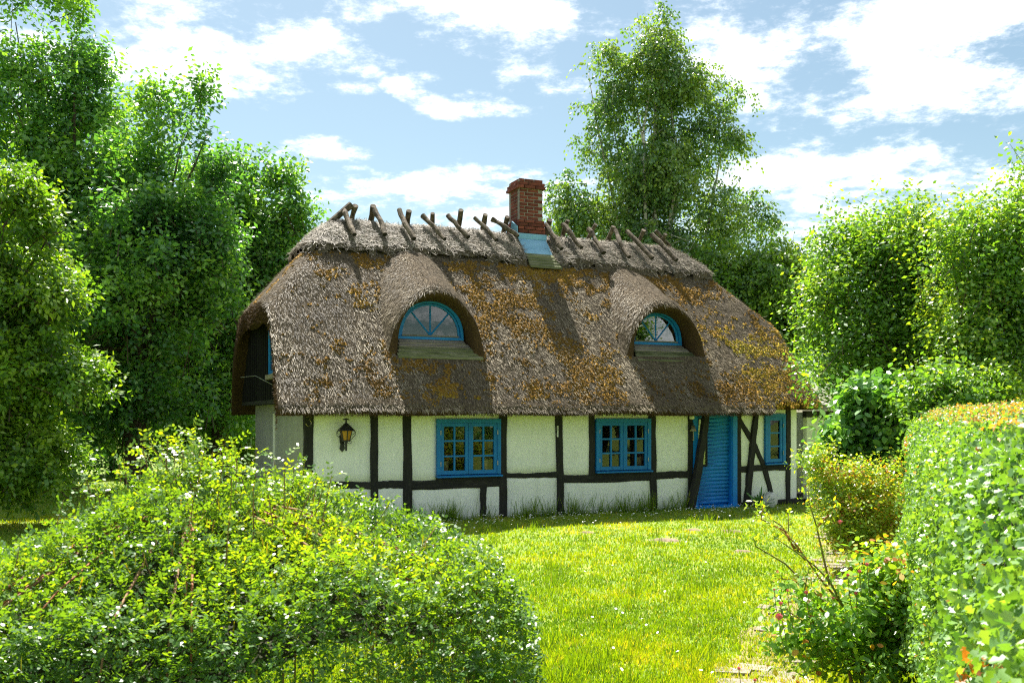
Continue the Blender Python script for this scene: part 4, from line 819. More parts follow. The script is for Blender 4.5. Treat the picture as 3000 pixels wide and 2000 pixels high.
tree('broadleaf_tree', 'bright yellow-green tree nearest on the left edge', G3(-120, 16.5), [E(20,630,16.5,95,110,1.0),E(85,570,16.5,55,55,.6),E(130,690,16.5,60,50,.6),E(10,820,16.5,170,130,1.4),E(50,1060,16.5,210,160,1.7),E(0,1310,16.5,180,130,1.4),E(200,1110,16.5,90,90,1.0),E(60,1400,16.5,190,80,1.3),E(190,900,16.5,70,60,.8)],
     M['leaf_bright'], M['bark'], 3600, 15, .46, .105, .068, .20, nl=12, group='trees left of the cottage', up=.35, seed=4, shell=.32, gap=.42, gapf=1.4)
for i, (x, Y, rx, ry, yy, lab, mt) in enumerate([(620, 30, 170, 170, 1260, 'sunlit shrub glowing behind the left gable of the cottage', 'leaf_bright'), (330, 31, 190, 170, 1250, 'shaded shrub behind the dark tree trunks', 'leaf_maple'),
                                             (60, 30, 200, 180, 1230, 'shaded shrub at the far left behind the dim lawn', 'leaf_maple'), (820, 33, 190, 190, 1230, 'sunlit shrub partly hidden behind the cottage gable wall', 'leaf_bright')]):
    tree('shrub', lab, G3(x, Y), [E(x, yy, Y, rx, ry), E(x-60, yy-110, Y, rx*.7, ry*.7), E(x+90, yy-70, Y, rx*.6, ry*.8)], M[mt], M['bark'], 1350, 14, .6, .15, .10, .09, cat='shrub', group='shrubs behind the trees', nl=5, up=.6, seed=10+i, shell=.4, gap=.38)  # sunlit and shaded looks are put into lighter and darker leaf colours
# ---- birch and companions behind the cottage
tree('birch_tree', 'tall birch with drooping sprays rising behind the chimney', G3(1915, 31), [E(1890,100,31,75,110),E(1955,110,31,55,90),E(1920,220,31,90,90),E(1850,240,31,60,80),E(1900,330,31,95,150),E(1900,560,31,140,150),E(1900,760,31,170,130),E(1750,190,31,68,72),E(1795,290,31,75,75),E(1820,170,31,55,80),E(1985,240,31,85,90),E(1760,420,31,65,65),E(1655,560,31,55,55),E(1625,610,31,36,45),E(1720,630,31,90,80),E(1660,710,31,70,60),E(2045,235,31,65,60),E(2095,310,31,65,75),E(2195,275,31,20,34),E(2145,430,31,55,55),E(2060,430,31,80,80),E(2185,570,31,55,55),E(2120,650,31,100,90),E(2245,650,31,45,55)],
     M['leaf_birch'], M['birch_bark'], 6000, 13, .62, .114, .085, .2, nl=14, up=.1, spread=.5, droop=.9, flat=1.35, cper=15, cmax=.55, seed=20, shell=.40, gap=.41, gapf=1.0, tilt=1.0)
tree('leafy_tree', 'lower dark green tree between the birch and the bright plum', G3(2230, 29), [E(2200,820,29,130,110),E(2270,760,29,60,60),E(2330,800,29,100,90),E(2180,930,29,170,140),E(2340,960,29,110,140),E(2080,800,29,90,110)],
     M['leaf_bright'], M['bark'], 3000, 15, .7, .13, .09, .16, nl=9, group='trees behind the cottage', up=.25, droop=.45, flat=1.1, seed=21, shell=.34, gap=.40, tilt=.9)
# ---- bright growth to the right
tree('plum_tree', 'bright green plum tree with upright shoots beside the lean-to', G3(2590, 16.5), [E(2560,880,16.5,180,130),E(2450,880,16.5,90,100),E(2600,720,16.5,26,60),E(2480,760,16.5,36,60),E(2540,770,16.5,50,50),E(2690,770,16.5,90,70),E(2480,1040,16.5,140,120),E(2425,960,16.5,55,80),E(2640,1020,16.5,180,150),E(2560,1150,16.3,170,130),E(2700,1150,16.3,140,130),E(2640,900,16.5,140,110),E(2430,1090,16.0,50,70,.7),E(2385,1150,15.6,45,22,.4),E(2720,860,16.5,90,100),E(2660,800,16.5,80,80),E(2560,800,16.5,100,70),E(2780,880,16.2,100,120),E(2800,1020,16.2,120,120)],
     M['leaf_plum'], M['bark'], 3700, 14, .66, .088, .053, .13, nl=12, group='bright trees on the right', up=1.15, flat=1.3, cper=14, cmax=.42, seed=30, spire=8, shell=.36, gap=.38, gapf=1.8, tilt=.9)
tree('plum_tree', 'bright green plum tree at the right edge above the hedge', G3(2900, 14.5), [E(2870,840,14.5,140,110),E(2970,690,14.5,40,70),E(2780,740,14.5,36,50),E(2890,740,14.5,60,50),E(3030,790,14.5,120,150),E(2880,980,14.5,180,130),E(2830,1070,14.5,140,90),E(3050,1000,14.5,150,170),E(2960,900,14.5,150,130),E(2900,1130,14.5,190,100)],
     M['leaf_plum'], M['bark'], 3200, 14, .60, .081, .049, .12, nl=10, group='bright trees on the right', up=1.15, flat=1.3, cper=14, cmax=.42, seed=31, spire=8, shell=.36, gap=.38, gapf=1.9, tilt=.9)
tree('hazel_shrub', 'dark large-leaved hazel shrub standing in front of the lean-to', G3(2590, 14.2), [E(2545,1270,14.2,100,120),E(2500,1350,14.2,70,95),E(2630,1240,14.2,95,95),E(2610,1400,14.2,110,75),E(2560,1160,14.2,80,80)],
     M['leaf_hazel'], M['bark'], 1500, 10, .34, .115, .085, .06, cat='shrub', tmpl=HEX, nl=10, up=.3, seed=32, shell=.42, gap=.36, gapf=2.)
tree('shrub', 'shady shrub growing between plum tree and clipped hedge', G3(2760, 13.2), [E(2740,1200,13.2,110,90),E(2860,1170,13.2,110,80),E(2740,1330,13.2,80,90)],
     M['leaf_plum'], M['bark'], 900, 12, .34, .08, .05, .06, cat='shrub', nl=6, up=.5, seed=33, shell=.42, gap=.38, gapf=2.)
# unseen trees: the first two shade the left lawn, the others mirror in the panes
for i, (x, y, h, r, lab) in enumerate([(-16.5, 21, 11, 3.6, 'shady tree beyond the left edge of the garden'), (-20, 28, 12, 4, 'shady tree far beyond the left edge'), (17, -3, 5.2, 3.0, 'bushy tree across the garden mirrored in the window panes'), (24, 3, 8.5, 3.6, 'tall tree across the garden mirrored in the right dormer'), (9, -7, 4.6, 2.8, 'low tree behind the viewpoint mirrored in the left panes'), (30, 12, 9, 3.6, 'tall tree far right mirrored in the right panes')]):
    tree('garden_tree', lab, (x, y, 0), [(x, y, h*.62, r, r, h*.38), (x+r*.7, y+.5, h*.4, r*.8, r*.8, h*.3), (x-r*.7, y-.4, h*.4, r*.8, r*.8, h*.3)], M['leaf_maple'], M['bark'], 650, 12, .9, .27, .19, .2, group='trees across the garden', nl=5, up=.4, seed=40+i, shell=.4, gap=.30)

# ---- weeping pea shrub in the left foreground
pb = np.array([-1.27, 3.75, 0.]); pea = empty('weeping_pea_shrub', pb); tag(pea, 'big weeping pea shrub with small oval leaves and hanging pods in the foreground', 'shrub')
AX, AY = 1.30, 1.12
def pea_z(r, a=0.): return 1.70-.34*r**1.5-1.5*np.clip(r-.90, 0, 1)+.09*np.exp(-(r/.35)**2)-.26*r*np.clip(-np.cos(a), 0, 1)
nR = 25000; rr_ = np.sqrt(rng.random(nR))*1.04; aa = rng.random(nR)*2*np.pi
lump = (fbm(np.stack([rr_*np.cos(aa)*1.3, rr_*np.sin(aa)*1.3, np.zeros(nR)], 1), 2.3, 91, 3)-.5)*.34
depth = np.abs(rng.normal(size=nR))*.085
low = rng.random(nR) < .34                                 # hanging skirt
zz = pea_z(rr_, aa)+lump*(1-.3*rr_)-depth; rr_[low] = rng.uniform(.84, 1.06, low.sum()); zz[low] = pea_z(rr_[low], aa[low])-rng.random(low.sum())**1.3*.75
edge = 1+(fbm(np.stack([np.cos(aa)*2, np.sin(aa)*2, np.zeros(nR)], 1), 1.2, 95, 2)-.5)*.22
Pb = np.stack([rr_*edge*np.cos(aa)*AX, rr_*edge*np.sin(aa)*AY, zz], 1)
outd = np.stack([np.cos(aa), np.sin(aa), np.zeros(nR)], 1)
Dr = unit(outd*(.25+.6*rr_)[:, None]+np.array([0, 0, .75])*(1-.9*low)[:, None]*(1-.45*rr_)[:, None]-np.array([0, 0, .7])*low[:, None]+.5*rng.normal(size=(nR, 3)))
nu_ = 80; ru = rng.random(nu_)*.8; au = rng.random(nu_)*6.28                                # upright young shoots
Psh = np.stack([ru*np.cos(au)*AX, ru*np.sin(au)*AY, pea_z(ru, au)-.02], 1); Psd = unit(np.stack([np.cos(au)*.5*ru, np.sin(au)*.5*ru, np.ones(nu_)], 1)+.3*rng.normal(size=(nu_, 3))); Plen = rng.uniform(.06, .20, nu_)
ts = np.linspace(.15, 1, 7); Pq = (Psh[:, None]+Psd[:, None]*(ts[None, :, None]*Plen[:, None, None])).reshape(-1, 3); Dq = unit(np.repeat(Psd, 7, 0)*.4+rdir(nu_*7))
Pb = np.concatenate([Pb, Pq]); Dr = np.concatenate([Dr, Dq]); nR = len(Pb)
npair = 4; tpos = (np.arange(npair)+.6)/npair; Lr = rng.uniform(.045, .085, nR)
up_ = unit(np.array([0, 0, 1.])+.5*rng.normal(size=(nR, 3))); sdv = unit(np.cross(Dr, up_))
Pl, Dl, Nl = [], [], []
for j in range(npair):
    for s in (-1, 1):
        Pl.append(Pb+Dr*(Lr*tpos[j])[:, None]); Dl.append(unit(sdv*s+Dr*.55+.22*rng.normal(size=(nR, 3)))); Nl.append(unit(np.cross(sdv, Dr)*1.0+np.array([0, 0, .4])+.4*rng.normal(size=(nR, 3))))
Pl, Dl, Nl = np.concatenate(Pl), np.concatenate(Dl), np.concatenate(Nl); m_ = len(Pl)
ti = np.clip(.42+.16*rng.normal(size=m_)+np.tile((Pb[:, 2]-1.45)*.55, 2*npair)+(fbm(Pl, 2.5, 97, 2)-.5)*.7, 0, 1)
V, Fc, q = leaves(Pl, Dl, Nl, rng.uniform(.010, .0235, m_), rng.uniform(.0075, .0145, m_), PENT)
poly('foliage', V, Fc, M['leaf_pea'], pea, np.repeat(ti, q))
gr, ga = np.meshgrid(np.linspace(0, .86, 14), np.linspace(0, 2*np.pi, 41), indexing='ij'); gx = gr*np.cos(ga)*AX; gy = gr*np.sin(ga)*AY
gz = pea_z(gr, ga)-.20+(fbm(np.stack([gx.ravel(), gy.ravel(), gx.ravel()*0], 1), 2.3, 91, 3).reshape(gx.shape)-.5)*.34; gi = np.arange(gr.size).reshape(gr.shape)
poly('shade_core', np.stack([gx, gy, gz], -1).reshape(-1, 3), np.stack([gi[:-1, :-1], gi[1:, :-1], gi[1:, 1:], gi[:-1, 1:]], -1).reshape(-1, 4), M['core_shade'], pea, smooth=True)  # added shell that blocks light and darkens gaps in the foliage
MB().tube([(0, 0, -.1), (.04, .02, .5), (-.02, .03, 1.1), (0, 0, 1.5)], [.07, .055, .05, .04], 9).build('trunk', M['bark'], pea, True)
for i in range(34):
    a = i*2.4+random.uniform(-.3, .3); r_ = random.uniform(.75, 1.05); pts = [np.array([math.cos(a)*AX*r_*t, math.sin(a)*AY*r_*t, (1.45+(pea_z(r_*t, a)-.05-1.45)*min(1, t*3)) if t < .9 else pea_z(r_*t, a)-.08]) for t in np.linspace(0, 1, 8)]
    limb_ = MB().tube(pts, [.010*(1-.75*t) for t in np.linspace(0, 1, 8)], 5); limb_.build('branch', M['red_twig'] if i % 2 else M['twig'], pea, True)
m = MB()
for i in range(nu_): m.tube([Psh[i]-Psd[i]*.06, Psh[i]+Psd[i]*Plen[i]], [.0028, .0015], 3, False)
for i in range(260):
    a = random.random()*6.283; r_ = random.uniform(.80, 1.04); p = np.array([math.cos(a)*AX*r_, math.sin(a)*AY*r_, pea_z(r_, a)-random.uniform(.1, .35)]); m.tube([p, p+np.array([random.uniform(-.03, .03), random.uniform(-.03, .03), -random.uniform(.2, .5)])], [.004, .002], 3, False)
tag(m.build('twig_tangle', M['twig'], pea), kind='stuff')
npod = 1500; a = rng.random(npod)*6.283; r_ = np.where(rng.random(npod) < .6, rng.uniform(.82, 1.05, npod), rng.uniform(.2, 1, npod)); zp = pea_z(r_, a)-np.where(r_ > .82, rng.random(npod)*.75, rng.uniform(-.02, .10, npod))
Pp = np.stack([r_*np.cos(a)*AX*1.02, r_*np.sin(a)*AY*1.02, zp], 1); Dp = unit(np.array([0, 0, -1.])+.14*rng.normal(size=(npod, 3)))
V, Fc, q = leaves(Pp, Dp, rdir(npod), rng.uniform(.035, .065, npod), rng.uniform(.004, .0065, npod), OVAL); tag(poly('seed_pod', V, Fc, M['pod'], pea, np.repeat(rng.random(npod), q)), kind='stuff')

# ---- clipped hedge on the right
HA, HB = np.array([4.25, 10.2]), np.array([.80, 1.35]); hd_ = HB-HA; hl = np.linalg.norm(hd_); hd_ /= hl; hn = np.array([-hd_[1], hd_[0]])   # hn points away from the lawn?
if hn @ np.array([-1., 0]) < 0: hn = -hn                     # outward normal of the lit face, towards the lawn
hedge = empty('clipped_hedge', (HA[0], HA[1], 0)); tag(hedge, 'clipped hawthorn hedge with orange-red young tips along the right edge', 'hedge')
HT = 2.0; RT = .46; HWD = 1.1
def hedge_pt(s, t):
    """s along the hedge 0..hl, t around the section: 0 ground .. up the face, over the rounded shoulder, across the top"""
    fl = HT-RT; al = RT*math.pi/2; off = np.zeros_like(t); z = np.zeros_like(t); no = np.zeros_like(t); nz_ = np.zeros_like(t)
    a = t < fl; z[a] = t[a]; no[a] = 1
    b = (t >= fl) & (t < fl+al); g = (t[b]-fl)/RT; off[b] = -RT*(1-np.cos(g)); z[b] = fl+RT*np.sin(g); no[b] = np.cos(g); nz_[b] = np.sin(g)
    c = t >= fl+al; off[c] = -RT-(t[c]-fl-al); z[c] = HT; nz_[c] = 1
    off = off+.10*np.clip(1-z/1.6, 0, 1)
    p = np.stack([hd_[0]*s+hn[0]*off, hd_[1]*s+hn[1]*off, z], 1); n_ = np.stack([hn[0]*no, hn[1]*no, nz_], 1)
    return p, n_
TT = HT-RT+RT*math.pi/2+HWD-RT
def hedge_leaves(n, s0, s1, tmin, leaf, tm):
    s = s0+(s1-s0)*rng.random(n); t = tmin+(TT-tmin)*rng.random(n)**1.05; p, n_ = hedge_pt(s, t)
    lump = (fbm(p, 1.4, 101, 2)-.5)*.22+(fbm(p, 6, 103, 2)-.5)*.10; p = p+n_*(lump-np.abs(rng.normal(size=n))*.045)[:, None]
    D = unit(np.cross(n_, rdir(n))+n_*.45+np.array([0, 0, .25])); Nn = unit(n_+np.array([0, 0, .45])+.75*rng.normal(size=(n, 3)))
    top = np.clip((p[:, 2]-(HT-.10))/.10, 0, 1)
    ti = np.clip(.40+.17*rng.normal(size=n)+(fbm(p, 3., 105, 2)-.5)*.6, 0, .84); br = rng.random(n); ti = np.where(br < .006+.20*top, rng.uniform(.87, .97, n), ti); pat = fbm(p, 2.6, 111, 2); ti = np.where((pat > .75) & (br < .45), rng.uniform(.92, 1, n), ti)
    V, Fc, q = leaves(p, D, Nn, leaf*rng.uniform(.7, 1.25, n), leaf*rng.uniform(.75, 1.05, n), tm); return V, Fc, np.repeat(ti, q)
parts_ = [hedge_leaves(38000, hl*.52, hl, .55, .029, LOB8), hedge_leaves(46000, 0, hl*.55, .35, .028, DIA)]
poly('near_foliage', *[parts_[0][i] for i in (0, 1)], M['leaf_hedge'], hedge, parts_[0][2]).name = 'foliage'
poly('foliage', parts_[1][0], parts_[1][1], M['leaf_hedge'], hedge, parts_[1][2])
# red young tips on the top
n = 2600; s = rng.random(n)*hl; t = TT-rng.random(n)*(HWD-RT+.25); p, n_ = hedge_pt(s, t); P_, D_, N_ = [], [], []
stem = unit(np.array([0, 0, 1.])+.3*rng.normal(size=(n, 3))); h_ = rng.uniform(.03, .10, n)
for j in range(4):
    P_.append(p+stem*(h_*(j+.6)/4)[:, None]); D_.append(unit(rdir(n)+stem*.6)); N_.append(unit(np.array([0, 0, 1.])+.6*rng.normal(size=(n, 3))))
P_, D_, N_ = map(np.concatenate, (P_, D_, N_)); V, Fc, q = leaves(P_, D_, N_, rng.uniform(.012, .026, len(P_)), rng.uniform(.010, .018, len(P_)), DIA)
poly('young_tips', V, Fc, M['leaf_hedge'], hedge, np.repeat(np.where(rng.random(len(P_)) < .5, rng.uniform(.87, .95, len(P_)), rng.uniform(.5, .8, len(P_))), q)).name = 'young_growth'
ss, tt_ = np.meshgrid(np.linspace(0, hl, 40), np.linspace(0, TT, 26), indexing='ij'); p, n_ = hedge_pt(ss.ravel(), tt_.ravel()); p = p-n_*(.14-(fbm(p, 2, 107, 2)-.5)*.12)[:, None]
idx = np.arange(ss.size).reshape(ss.shape); q = np.stack([idx[:-1, :-1], idx[1:, :-1], idx[1:, 1:], idx[:-1, 1:]], -1).reshape(-1, 4); poly('shade_core', p, q, M['core_shade'], hedge, smooth=True)  # added dark sheet standing in for shade inside the hedge
endc = MB()
for s_ in (0.02, hl-.02): endc.add([(hd_[0]*s_+hn[0]*a_, hd_[1]*s_+hn[1]*a_, z_) for a_, z_ in ((-.15, 0), (-HWD, 0), (-HWD, HT-.16), (-.4, HT-.16), (-.17, HT-.45))], [(0, 1, 2, 3, 4)])
endc.build('shade_core', M['core_shade'], hedge)  # dark sheets added as shade across the hedge ends
pe = hedge_leaves(10, 0, 1, .5, .04, DIA)
n = 3500; aE = rng.uniform(-HWD, .0, n); zE = rng.uniform(.2, HT-.05, n); pE = np.stack([-hd_[0]*.04+hn[0]*aE+rng.normal(size=n)*.05, -hd_[1]*.04+hn[1]*aE+rng.normal(size=n)*.05, zE], 1); nE = np.tile(np.array([-hd_[0], -hd_[1], .3]), (n, 1))
V, Fc, q = leaves(pE, unit(np.cross(nE, rdir(n))+nE*.4), unit(nE+.5*rng.normal(size=(n, 3))), rng.uniform(.03, .05, n), rng.uniform(.03, .045, n), DIA); poly('foliage', V, Fc, M['leaf_hedge'], hedge, np.repeat(np.clip(.4+.2*rng.normal(size=n), 0, .84), q))

# ---- rose bushes
tree('rose_bush', 'yellow-green rose bush between the lean-to and the hedge', G3(2540, 12.0), [E(2500,1500,12,130,100),E(2440,1410,12,70,60),E(2600,1460,12,110,90),E(2400,1370,12,30,40),E(2640,1580,12,70,70),E(2530,1600,12,90,70)],
     M['leaf_yellow'], M['twig'], 1900, 10, .24, .050, .032, .02, cat='rose bush', nl=14, up=.8, seed=50, shell=.42, gap=.33, gapf=3.)
rb = G3(2520, 6.6)
tree('rose_bush', 'foreground rose bush with pink buds and brown dead leaves', rb, [E(2480,1830,6.6,150,110,.40),E(2600,1760,6.6,110,90,.35),E(2380,1900,6.6,100,90,.3),E(2620,1930,6.6,120,100,.35),E(2480,1950,6.6,170,90,.4),E(2350,1800,6.6,60,70,.2),E(2560,1700,6.6,110,40,.3),E(2680,1720,6.6,60,60,.3)],
     M['leaf_rose'], M['twig'], 1000, 8, .21, .054, .037, .012, cat='rose bush', tmpl=HEX, nl=16, up=.55, seed=51, shell=.45, gap=.34, gapf=4.)
rose = bpy.context.scene.objects[[o.name for o in sc.objects if o.name.startswith('rose_bush')][-1]]
canes = [[(2470,1775),(2430,1700),(2385,1655),(2330,1615),(2265,1570)],[(2470,1775),(2400,1690),(2330,1590),(2260,1530)],[(2430,1710),(2410,1620),(2392,1540),(2370,1470),(2368,1420)],[(2392,1545),(2420,1515),(2450,1490)],[(2385,1830),(2355,1740),(2370,1660)],[(2330,1612),(2300,1555),(2230,1520),(2235,1480)],[(2360,1640),(2310,1580),(2310,1500)],[(2420,1800),(2330,1700),(2262,1690)],[(2440,1790),(2300,1650),(2215,1600),(2205,1570)],[(2520,1780),(2500,1690),(2470,1620)],[(2560,1760),(2560,1680),(2600,1600)],[(2400,1850),(2310,1790),(2285,1760)],[(2350,1620),(2290,1540),(2215,1490)],[(2620,1780),(2650,1690),(2640,1640)]]
P_, D_, N_ = [], [], []; rbv = np.array(rb)
for ci, cpts in enumerate(canes):
    Yc = 6.6-.25+.06*ci; pts = [wp(x, y, Yc)-rbv for x, y in cpts]; MB().tube(pts, [.009*(1-.7*t) for t in np.linspace(0, 1, len(pts))], 5).build('cane', M['red_twig'] if ci % 2 else M['green_stem'], rose, True)
    for a, b in zip(pts[:-1], pts[1:]):
        for _ in range(13):
            t = random.random(); P_.append(a+(b-a)*t+np.array([random.gauss(0, .02) for _ in range(3)])); D_.append(np.array([random.gauss(0, 1) for _ in range(3)])+(b-a)*3); N_.append(np.array([random.gauss(0, .6), random.gauss(0, .6), 1]))
    for _ in range(14):
        P_.append(pts[-1]+np.array([random.gauss(0, .03) for _ in range(3)])); D_.append(np.array([random.gauss(0, 1), random.gauss(0, 1), random.gauss(.5, .6)])); N_.append(np.array([random.gauss(0, .7), random.gauss(0, .7), 1]))
P_, D_, N_ = np.array(P_), np.array(D_), np.array(N_); n = len(P_); V, Fc, q = leaves(P_, D_, unit(N_), rng.uniform(.025, .045, n), rng.uniform(.012, .022, n), OVAL)
poly('cane_foliage', V, Fc, M['leaf_yellow'], rose, np.repeat(rng.uniform(.25, .95, n), q))
bud_me = None
for (x, y, r_) in [(2282,1808,.026),(2287,1768,.015),(2268,1727,.009),(2362,1736,.014),(2508,1738,.013),(2540,1654,.014),(2518,1675,.014),(2484,1685,.012),(2461,1530,.018),(2165,1958,.012),(2212,1992,.012),(2307,1730,.010),(2440,1752,.010)]:
    p = wp(x, y, 6.25 if y > 1600 else 7.2)-rbv; m = MB()
    for lay, (rd, hh, nn_) in enumerate(((1., .9, 5), (.75, 1.15, 5), (.45, 1.3, 4))):
        for k_ in range(nn_):
            a = 2*math.pi*(k_+.5*lay)/nn_; d0 = 2*math.pi/nn_*.62
            m.add([(p[0], p[1], p[2]-r_*.8), (p[0]+r_*rd*math.cos(a-d0), p[1]+r_*rd*math.sin(a-d0), p[2]+r_*.2), (p[0]+r_*rd*.9*math.cos(a), p[1]+r_*rd*.9*math.sin(a), p[2]+r_*hh), (p[0]+r_*rd*math.cos(a+d0), p[1]+r_*rd*math.sin(a+d0), p[2]+r_*.2)], [(0, 1, 2, 3)])
    m.build('rose_flower', M['rose_pink'], rose); MB().tube([p+np.array([0, 0, -r_*.7]), p+np.array([.02, .03, -.12]), p+np.array([.08, .14, -.28])], .0025, 4).build('flower_stem', M['green_stem'], rose)

# ---- path, lawn grass, daisies, small things on the ground
PT = [(5.6, 16.2), (5.05, 14.4), (4.4, 12.6), (3.55, 10.9), (2.75, 9.3), (2.2, 8.0), (1.85, 6.9), (1.6, 5.8)]
def on_path(t):
    s = t*(len(PT)-1); i = min(int(s), len(PT)-2); f_ = s-i; a, b = np.array(PT[i]), np.array(PT[i+1]); d = (b-a)/np.linalg.norm(b-a); return a+(b-a)*f_, d
pth = MB(); vs = []
for i, t in enumerate(np.linspace(0, 1, 30)):
    p, d = on_path(t); nn2 = np.array([-d[1], d[0]]); w_ = .28+.08*math.sin(i*1.7); vs += [(*(p+nn2*w_), .004), (*(p-nn2*w_), .004)]
pth.add(vs, [(2*i, 2*i+1, 2*i+3, 2*i+2) for i in range(29)]); path = tag(pth.build('path', M['path']), 'overgrown paved path from the foreground to the door', kind='structure')
pm = []
for k_ in range(5):
    m = MB(); a, b = .145, .095; j = lambda s_: s_+random.uniform(-.012, .012)
    top = [(j(-a), j(-b)), (j(a), j(-b)), (j(a), j(b)), (j(-a), j(b))]; m.add([(x, y, 0) for x, y in top]+[(x*.94, y*.92, .035) for x, y in top], [(3, 2, 1, 0), (4, 5, 6, 7)]+[(i, (i+1) % 4, 4+(i+1) % 4, 4+i) for i in range(4)])
    me = bpy.data.meshes.new('paver'); me.from_pydata(m.v, [], m.f); me.materials.append(M['paver']); pm.append(me)
for i in range(52):
    p, d = on_path((i+.5)/52); nn2 = np.array([-d[1], d[0]])
    for j in (-.5, .5):
        if random.random() < .66: continue
        q = p+nn2*(j*.31+random.uniform(-.02, .02)+(.15 if i % 2 else 0)-.07); o = bpy.data.objects.new('paver', random.choice(pm)); col.objects.link(o); o.parent = path
        o.location = (q[0], q[1], -.014+random.uniform(-.008, .004)); o.rotation_euler = (random.uniform(-.03, .03), random.uniform(-.03, .03), math.atan2(nn2[1], nn2[0])+random.uniform(-.05, .05))
def path_dist(X, Y):
    best = np.full(len(X), 9e9)
    for a, b in zip(PT[:-1], PT[1:]):
        a, b = np.array(a), np.array(b); ab = b-a; t = np.clip(((X-a[0])*ab[0]+(Y-a[1])*ab[1])/(ab@ab), 0, 1); best = np.minimum(best, np.hypot(X-a[0]-t*ab[0], Y-a[1]-t*ab[1]))
    return best
def local_uv(X, Y): return (X-CO[0])*UU[0]+(Y-CO[1])*UU[1], (X-CO[0])*VV[0]+(Y-CO[1])*VV[1]
BARE = [(1950, 1582, .26), (2028, 1552, .20), (2145, 1556, .22), (2175, 1615, .14), (1720, 1560, .13)]
bare = [(wp_[0], wp_[1], r) for (x, y, r) in BARE for wp_ in [np.array([(x-HX)/F_PX*(2*F_PX/(y-HY)), 2*F_PX/(y-HY)])]]
n = 300000; Y = 1/(1/6.2+(1/30.-1/6.2)*rng.random(n)); X = (rng.uniform(-.60, .56, n))*Y
uu_, vv_ = local_uv(X, Y); inside = (vv_ > -.03) & (vv_ < VB+.3) & (uu_ > -.05) & (uu_ < 12.8)
pd = path_dist(X, Y); k = ~inside & ((pd > .42*rng.uniform(.5, 1.2, n)) | (rng.random(n) < .5))
for (bx, by, r) in bare: k &= (np.hypot(X-bx, (Y-by)*.8) > r*rng.uniform(.6, 1.2, n))
X, Y = X[k], Y[k]; n = len(X); P = np.stack([X, Y, np.zeros(n)], 1); uu_, vv_ = local_uv(X, Y)
cl = fbm(P, 1.3, 121); cl2 = fbm(P, 5., 123, 2); tall = np.exp(-np.clip(-vv_-.03, 0, 9)/.10)*((uu_ > -.5) & (uu_ < 11.2))
hg = (.022+.055*np.clip(cl2-.25, 0, 1)+.022*rng.random(n))*(1+.4*(cl-.5))+.12*tall*rng.random(n)
wd_ = (.0022+.00055*Y)*rng.uniform(.7, 1.3, n)
D = unit(np.array([0, 0, 1.])+.38*rng.normal(size=(n, 3))*np.array([1, 1, .2])); sd = unit(np.cross(D, rdir(n)))
V = np.stack([P-sd*wd_[:, None], P+sd*wd_[:, None], P+D*hg[:, None]+np.array([0, 0, 0])], 1).reshape(-1, 3)
ti = np.clip(.46+.15*rng.normal(size=n)+(cl-.5)*1.5+.25*(cl2-.5)-.25*tall+.18*np.exp(-(path_dist(X, Y)/.7)**2), 0, 1); dry = rng.random(n) < .04; ti[dry] = rng.uniform(.9, 1, dry.sum())
tag(poly('grass', V, np.arange(3*n).reshape(n, 3), M['grass'], None, ti), 'short sunlit lawn grass', kind='stuff'); 
# taller tufts and weeds
tX, tY, tH = [], [], []
for i in range(150):
    y = 1/(1/6.6+(1/18-1/6.6)*random.random()); x = random.uniform(-.25, .30)*y; a, b = local_uv(np.array([x]), np.array([y]))
    if b[0] > -.3 or path_dist(np.array([x]), np.array([y]))[0] < .45: continue
    m_ = random.randint(14, 40); tX += list(x+rng.normal(size=m_)*.06); tY += list(y+rng.normal(size=m_)*.06); tH += list(rng.uniform(.07, .17, m_))
for i in range(70):                                        # tall grass against the wall
    u0 = random.uniform(1.5, 8.2); q = toW((u0, -random.uniform(.04, .16), 0)); m_ = random.randint(6, 22); tX += list(q[0]+rng.normal(size=m_)*.06); tY += list(q[1]+rng.normal(size=m_)*.03); tH += list(rng.uniform(.10, .46, m_))
tX, tY, tH = map(np.array, (tX, tY, tH)); n = len(tX); P = np.stack([tX, tY, np.zeros(n)], 1); D = unit(np.array([0, 0, 1.])+.28*rng.normal(size=(n, 3))); Vs, Fs = strips(P, D, rdir(n), tH, .007+.0002*tY)
tag(poly('tall_grass', Vs, Fs, M['grass'], None, np.clip(.32+.2*rng.normal(size=n), 0, 1)), 'taller grass tufts on the lawn and along the wall', kind='stuff')
# daisies: thick along the wall, thin over the lawn
n1_, n2_ = 650, 70; u = rng.uniform(1.2, 9.6, n1_); v = -.25-np.abs(rng.normal(size=n1_))*.75; q1 = CO[None]+u[:, None]*UU+v[:, None]*VV
y = 1/(1/6.6+(1/16-1/6.6)*rng.random(n2_)); x = rng.uniform(-.2, .27, n2_)*y; q2 = np.stack([x, y, np.zeros(n2_)], 1); P = np.concatenate([q1, q2]); n = len(P); P[:, 2] = rng.uniform(.06, .12, n)
r_ = rng.uniform(.009, .016, n); an = np.arange(6)/6*2*np.pi; tl = .3*rng.normal(size=(n, 2)); V = np.stack([P[:, None, 0]+r_[:, None]*np.cos(an), P[:, None, 1]+r_[:, None]*np.sin(an), P[:, None, 2]+r_[:, None]*(np.cos(an)*tl[:, :1]+np.sin(an)*tl[:, 1:]-.3)], -1).reshape(-1, 3)
tag(poly('daisies', V, np.arange(6*n).reshape(n, 6), M['flower']), 'white daisies scattered in the grass', kind='stuff')
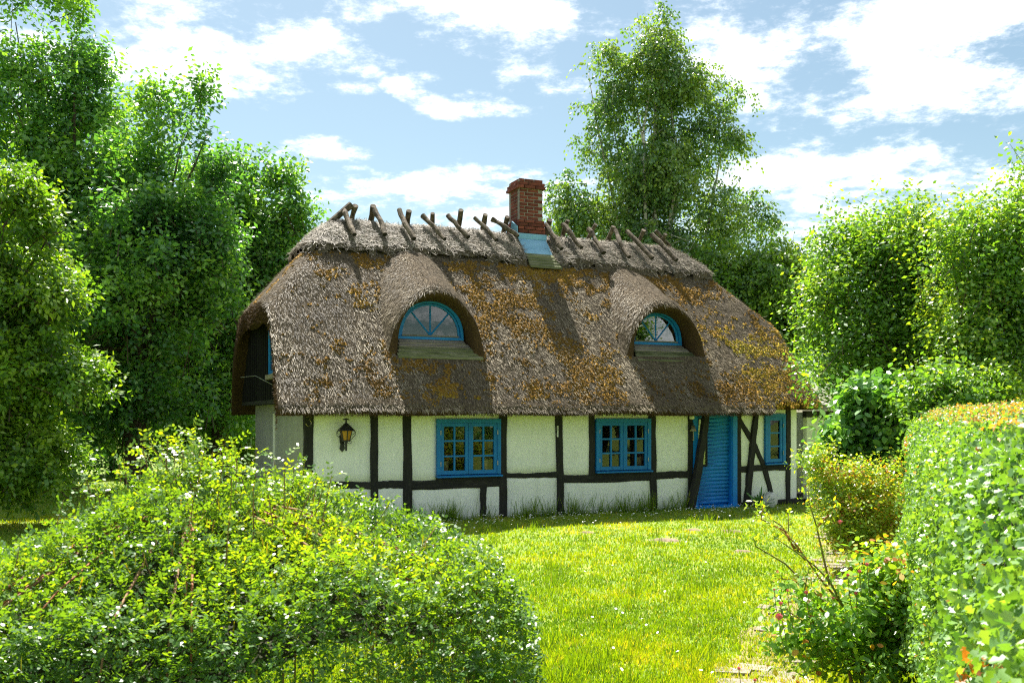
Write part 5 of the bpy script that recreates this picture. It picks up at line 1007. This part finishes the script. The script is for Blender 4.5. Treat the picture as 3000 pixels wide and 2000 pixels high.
for i, ((bx, by, r), lab) in enumerate(zip(bare, ('largest bare earth patch in the middle of the lawn', 'bare earth patch just left of the door', 'bare earth patch in the grass right of the door', 'small bare earth patch near the path', 'small bare earth patch left of the largest one'))):
    m = MB(); k_ = 14; vs = [(0, 0, .022)]
    for ring_ in (.55, 1.):
        for j in range(k_): a = 2*math.pi*j/k_; rr2 = .8*r*ring_*random.uniform(.6, 1.3); vs.append((rr2*math.cos(a)*1.2, rr2*math.sin(a), .02*random.uniform(.4, 1.2) if ring_ < 1 else -.004))
    m.add(vs, [(0, 1+j, 1+(j+1) % k_) for j in range(k_)]+[(1+j, 1+k_+j, 1+k_+(j+1) % k_, 1+(j+1) % k_) for j in range(k_)]); o = m.build('earth_patch', M['soil'], None, True); o.location = (bx, by, .004); tag(o, lab, 'earth patch', 'bare patches in the lawn')
# white stone and a small plant by the right of the door
sp = toW((9.92, -.40, 0)); m = MB(); nlat, nlon = 7, 12; vs = []; 
for i in range(nlat+1):
    for j in range(nlon):
        a, b = math.pi*i/nlat, 2*math.pi*j/nlon; rr2 = .15*(1+.22*math.sin(3*b+i)+random.uniform(-.08, .08)); vs.append((rr2*math.sin(a)*math.cos(b), rr2*.8*math.sin(a)*math.sin(b), .13+1.15*rr2*math.cos(a)))
m.add(vs, [(i*nlon+j, i*nlon+(j+1) % nlon, (i+1)*nlon+(j+1) % nlon, (i+1)*nlon+j) for i in range(nlat) for j in range(nlon)]); o = m.build('garden_stone', M['rock'], None, True); o.location = tuple(sp); tag(o, 'rough white stone at the wall right of the door', 'stone')
fp = toW((9.74, -.30, 0)); fern = empty('small_plant', fp); tag(fern, 'small dark plant with strap leaves beside the white stone', 'plant'); n = 26
V, Fc, q = leaves(np.zeros((n, 3))+np.array([0, 0, .05]), unit(np.array([0, 0, .9])+.6*rng.normal(size=(n, 3))), unit(rng.normal(size=(n, 3))), rng.uniform(.2, .42, n), rng.uniform(.03, .06, n), OVAL); poly('foliage', V, Fc, M['leaf_hazel'], fern, np.repeat(rng.random(n)*.5, q)); MB().tube([(0, 0, -.02), (0, 0, .12)], .02, 6).build('stem', M['green_stem'], fern)
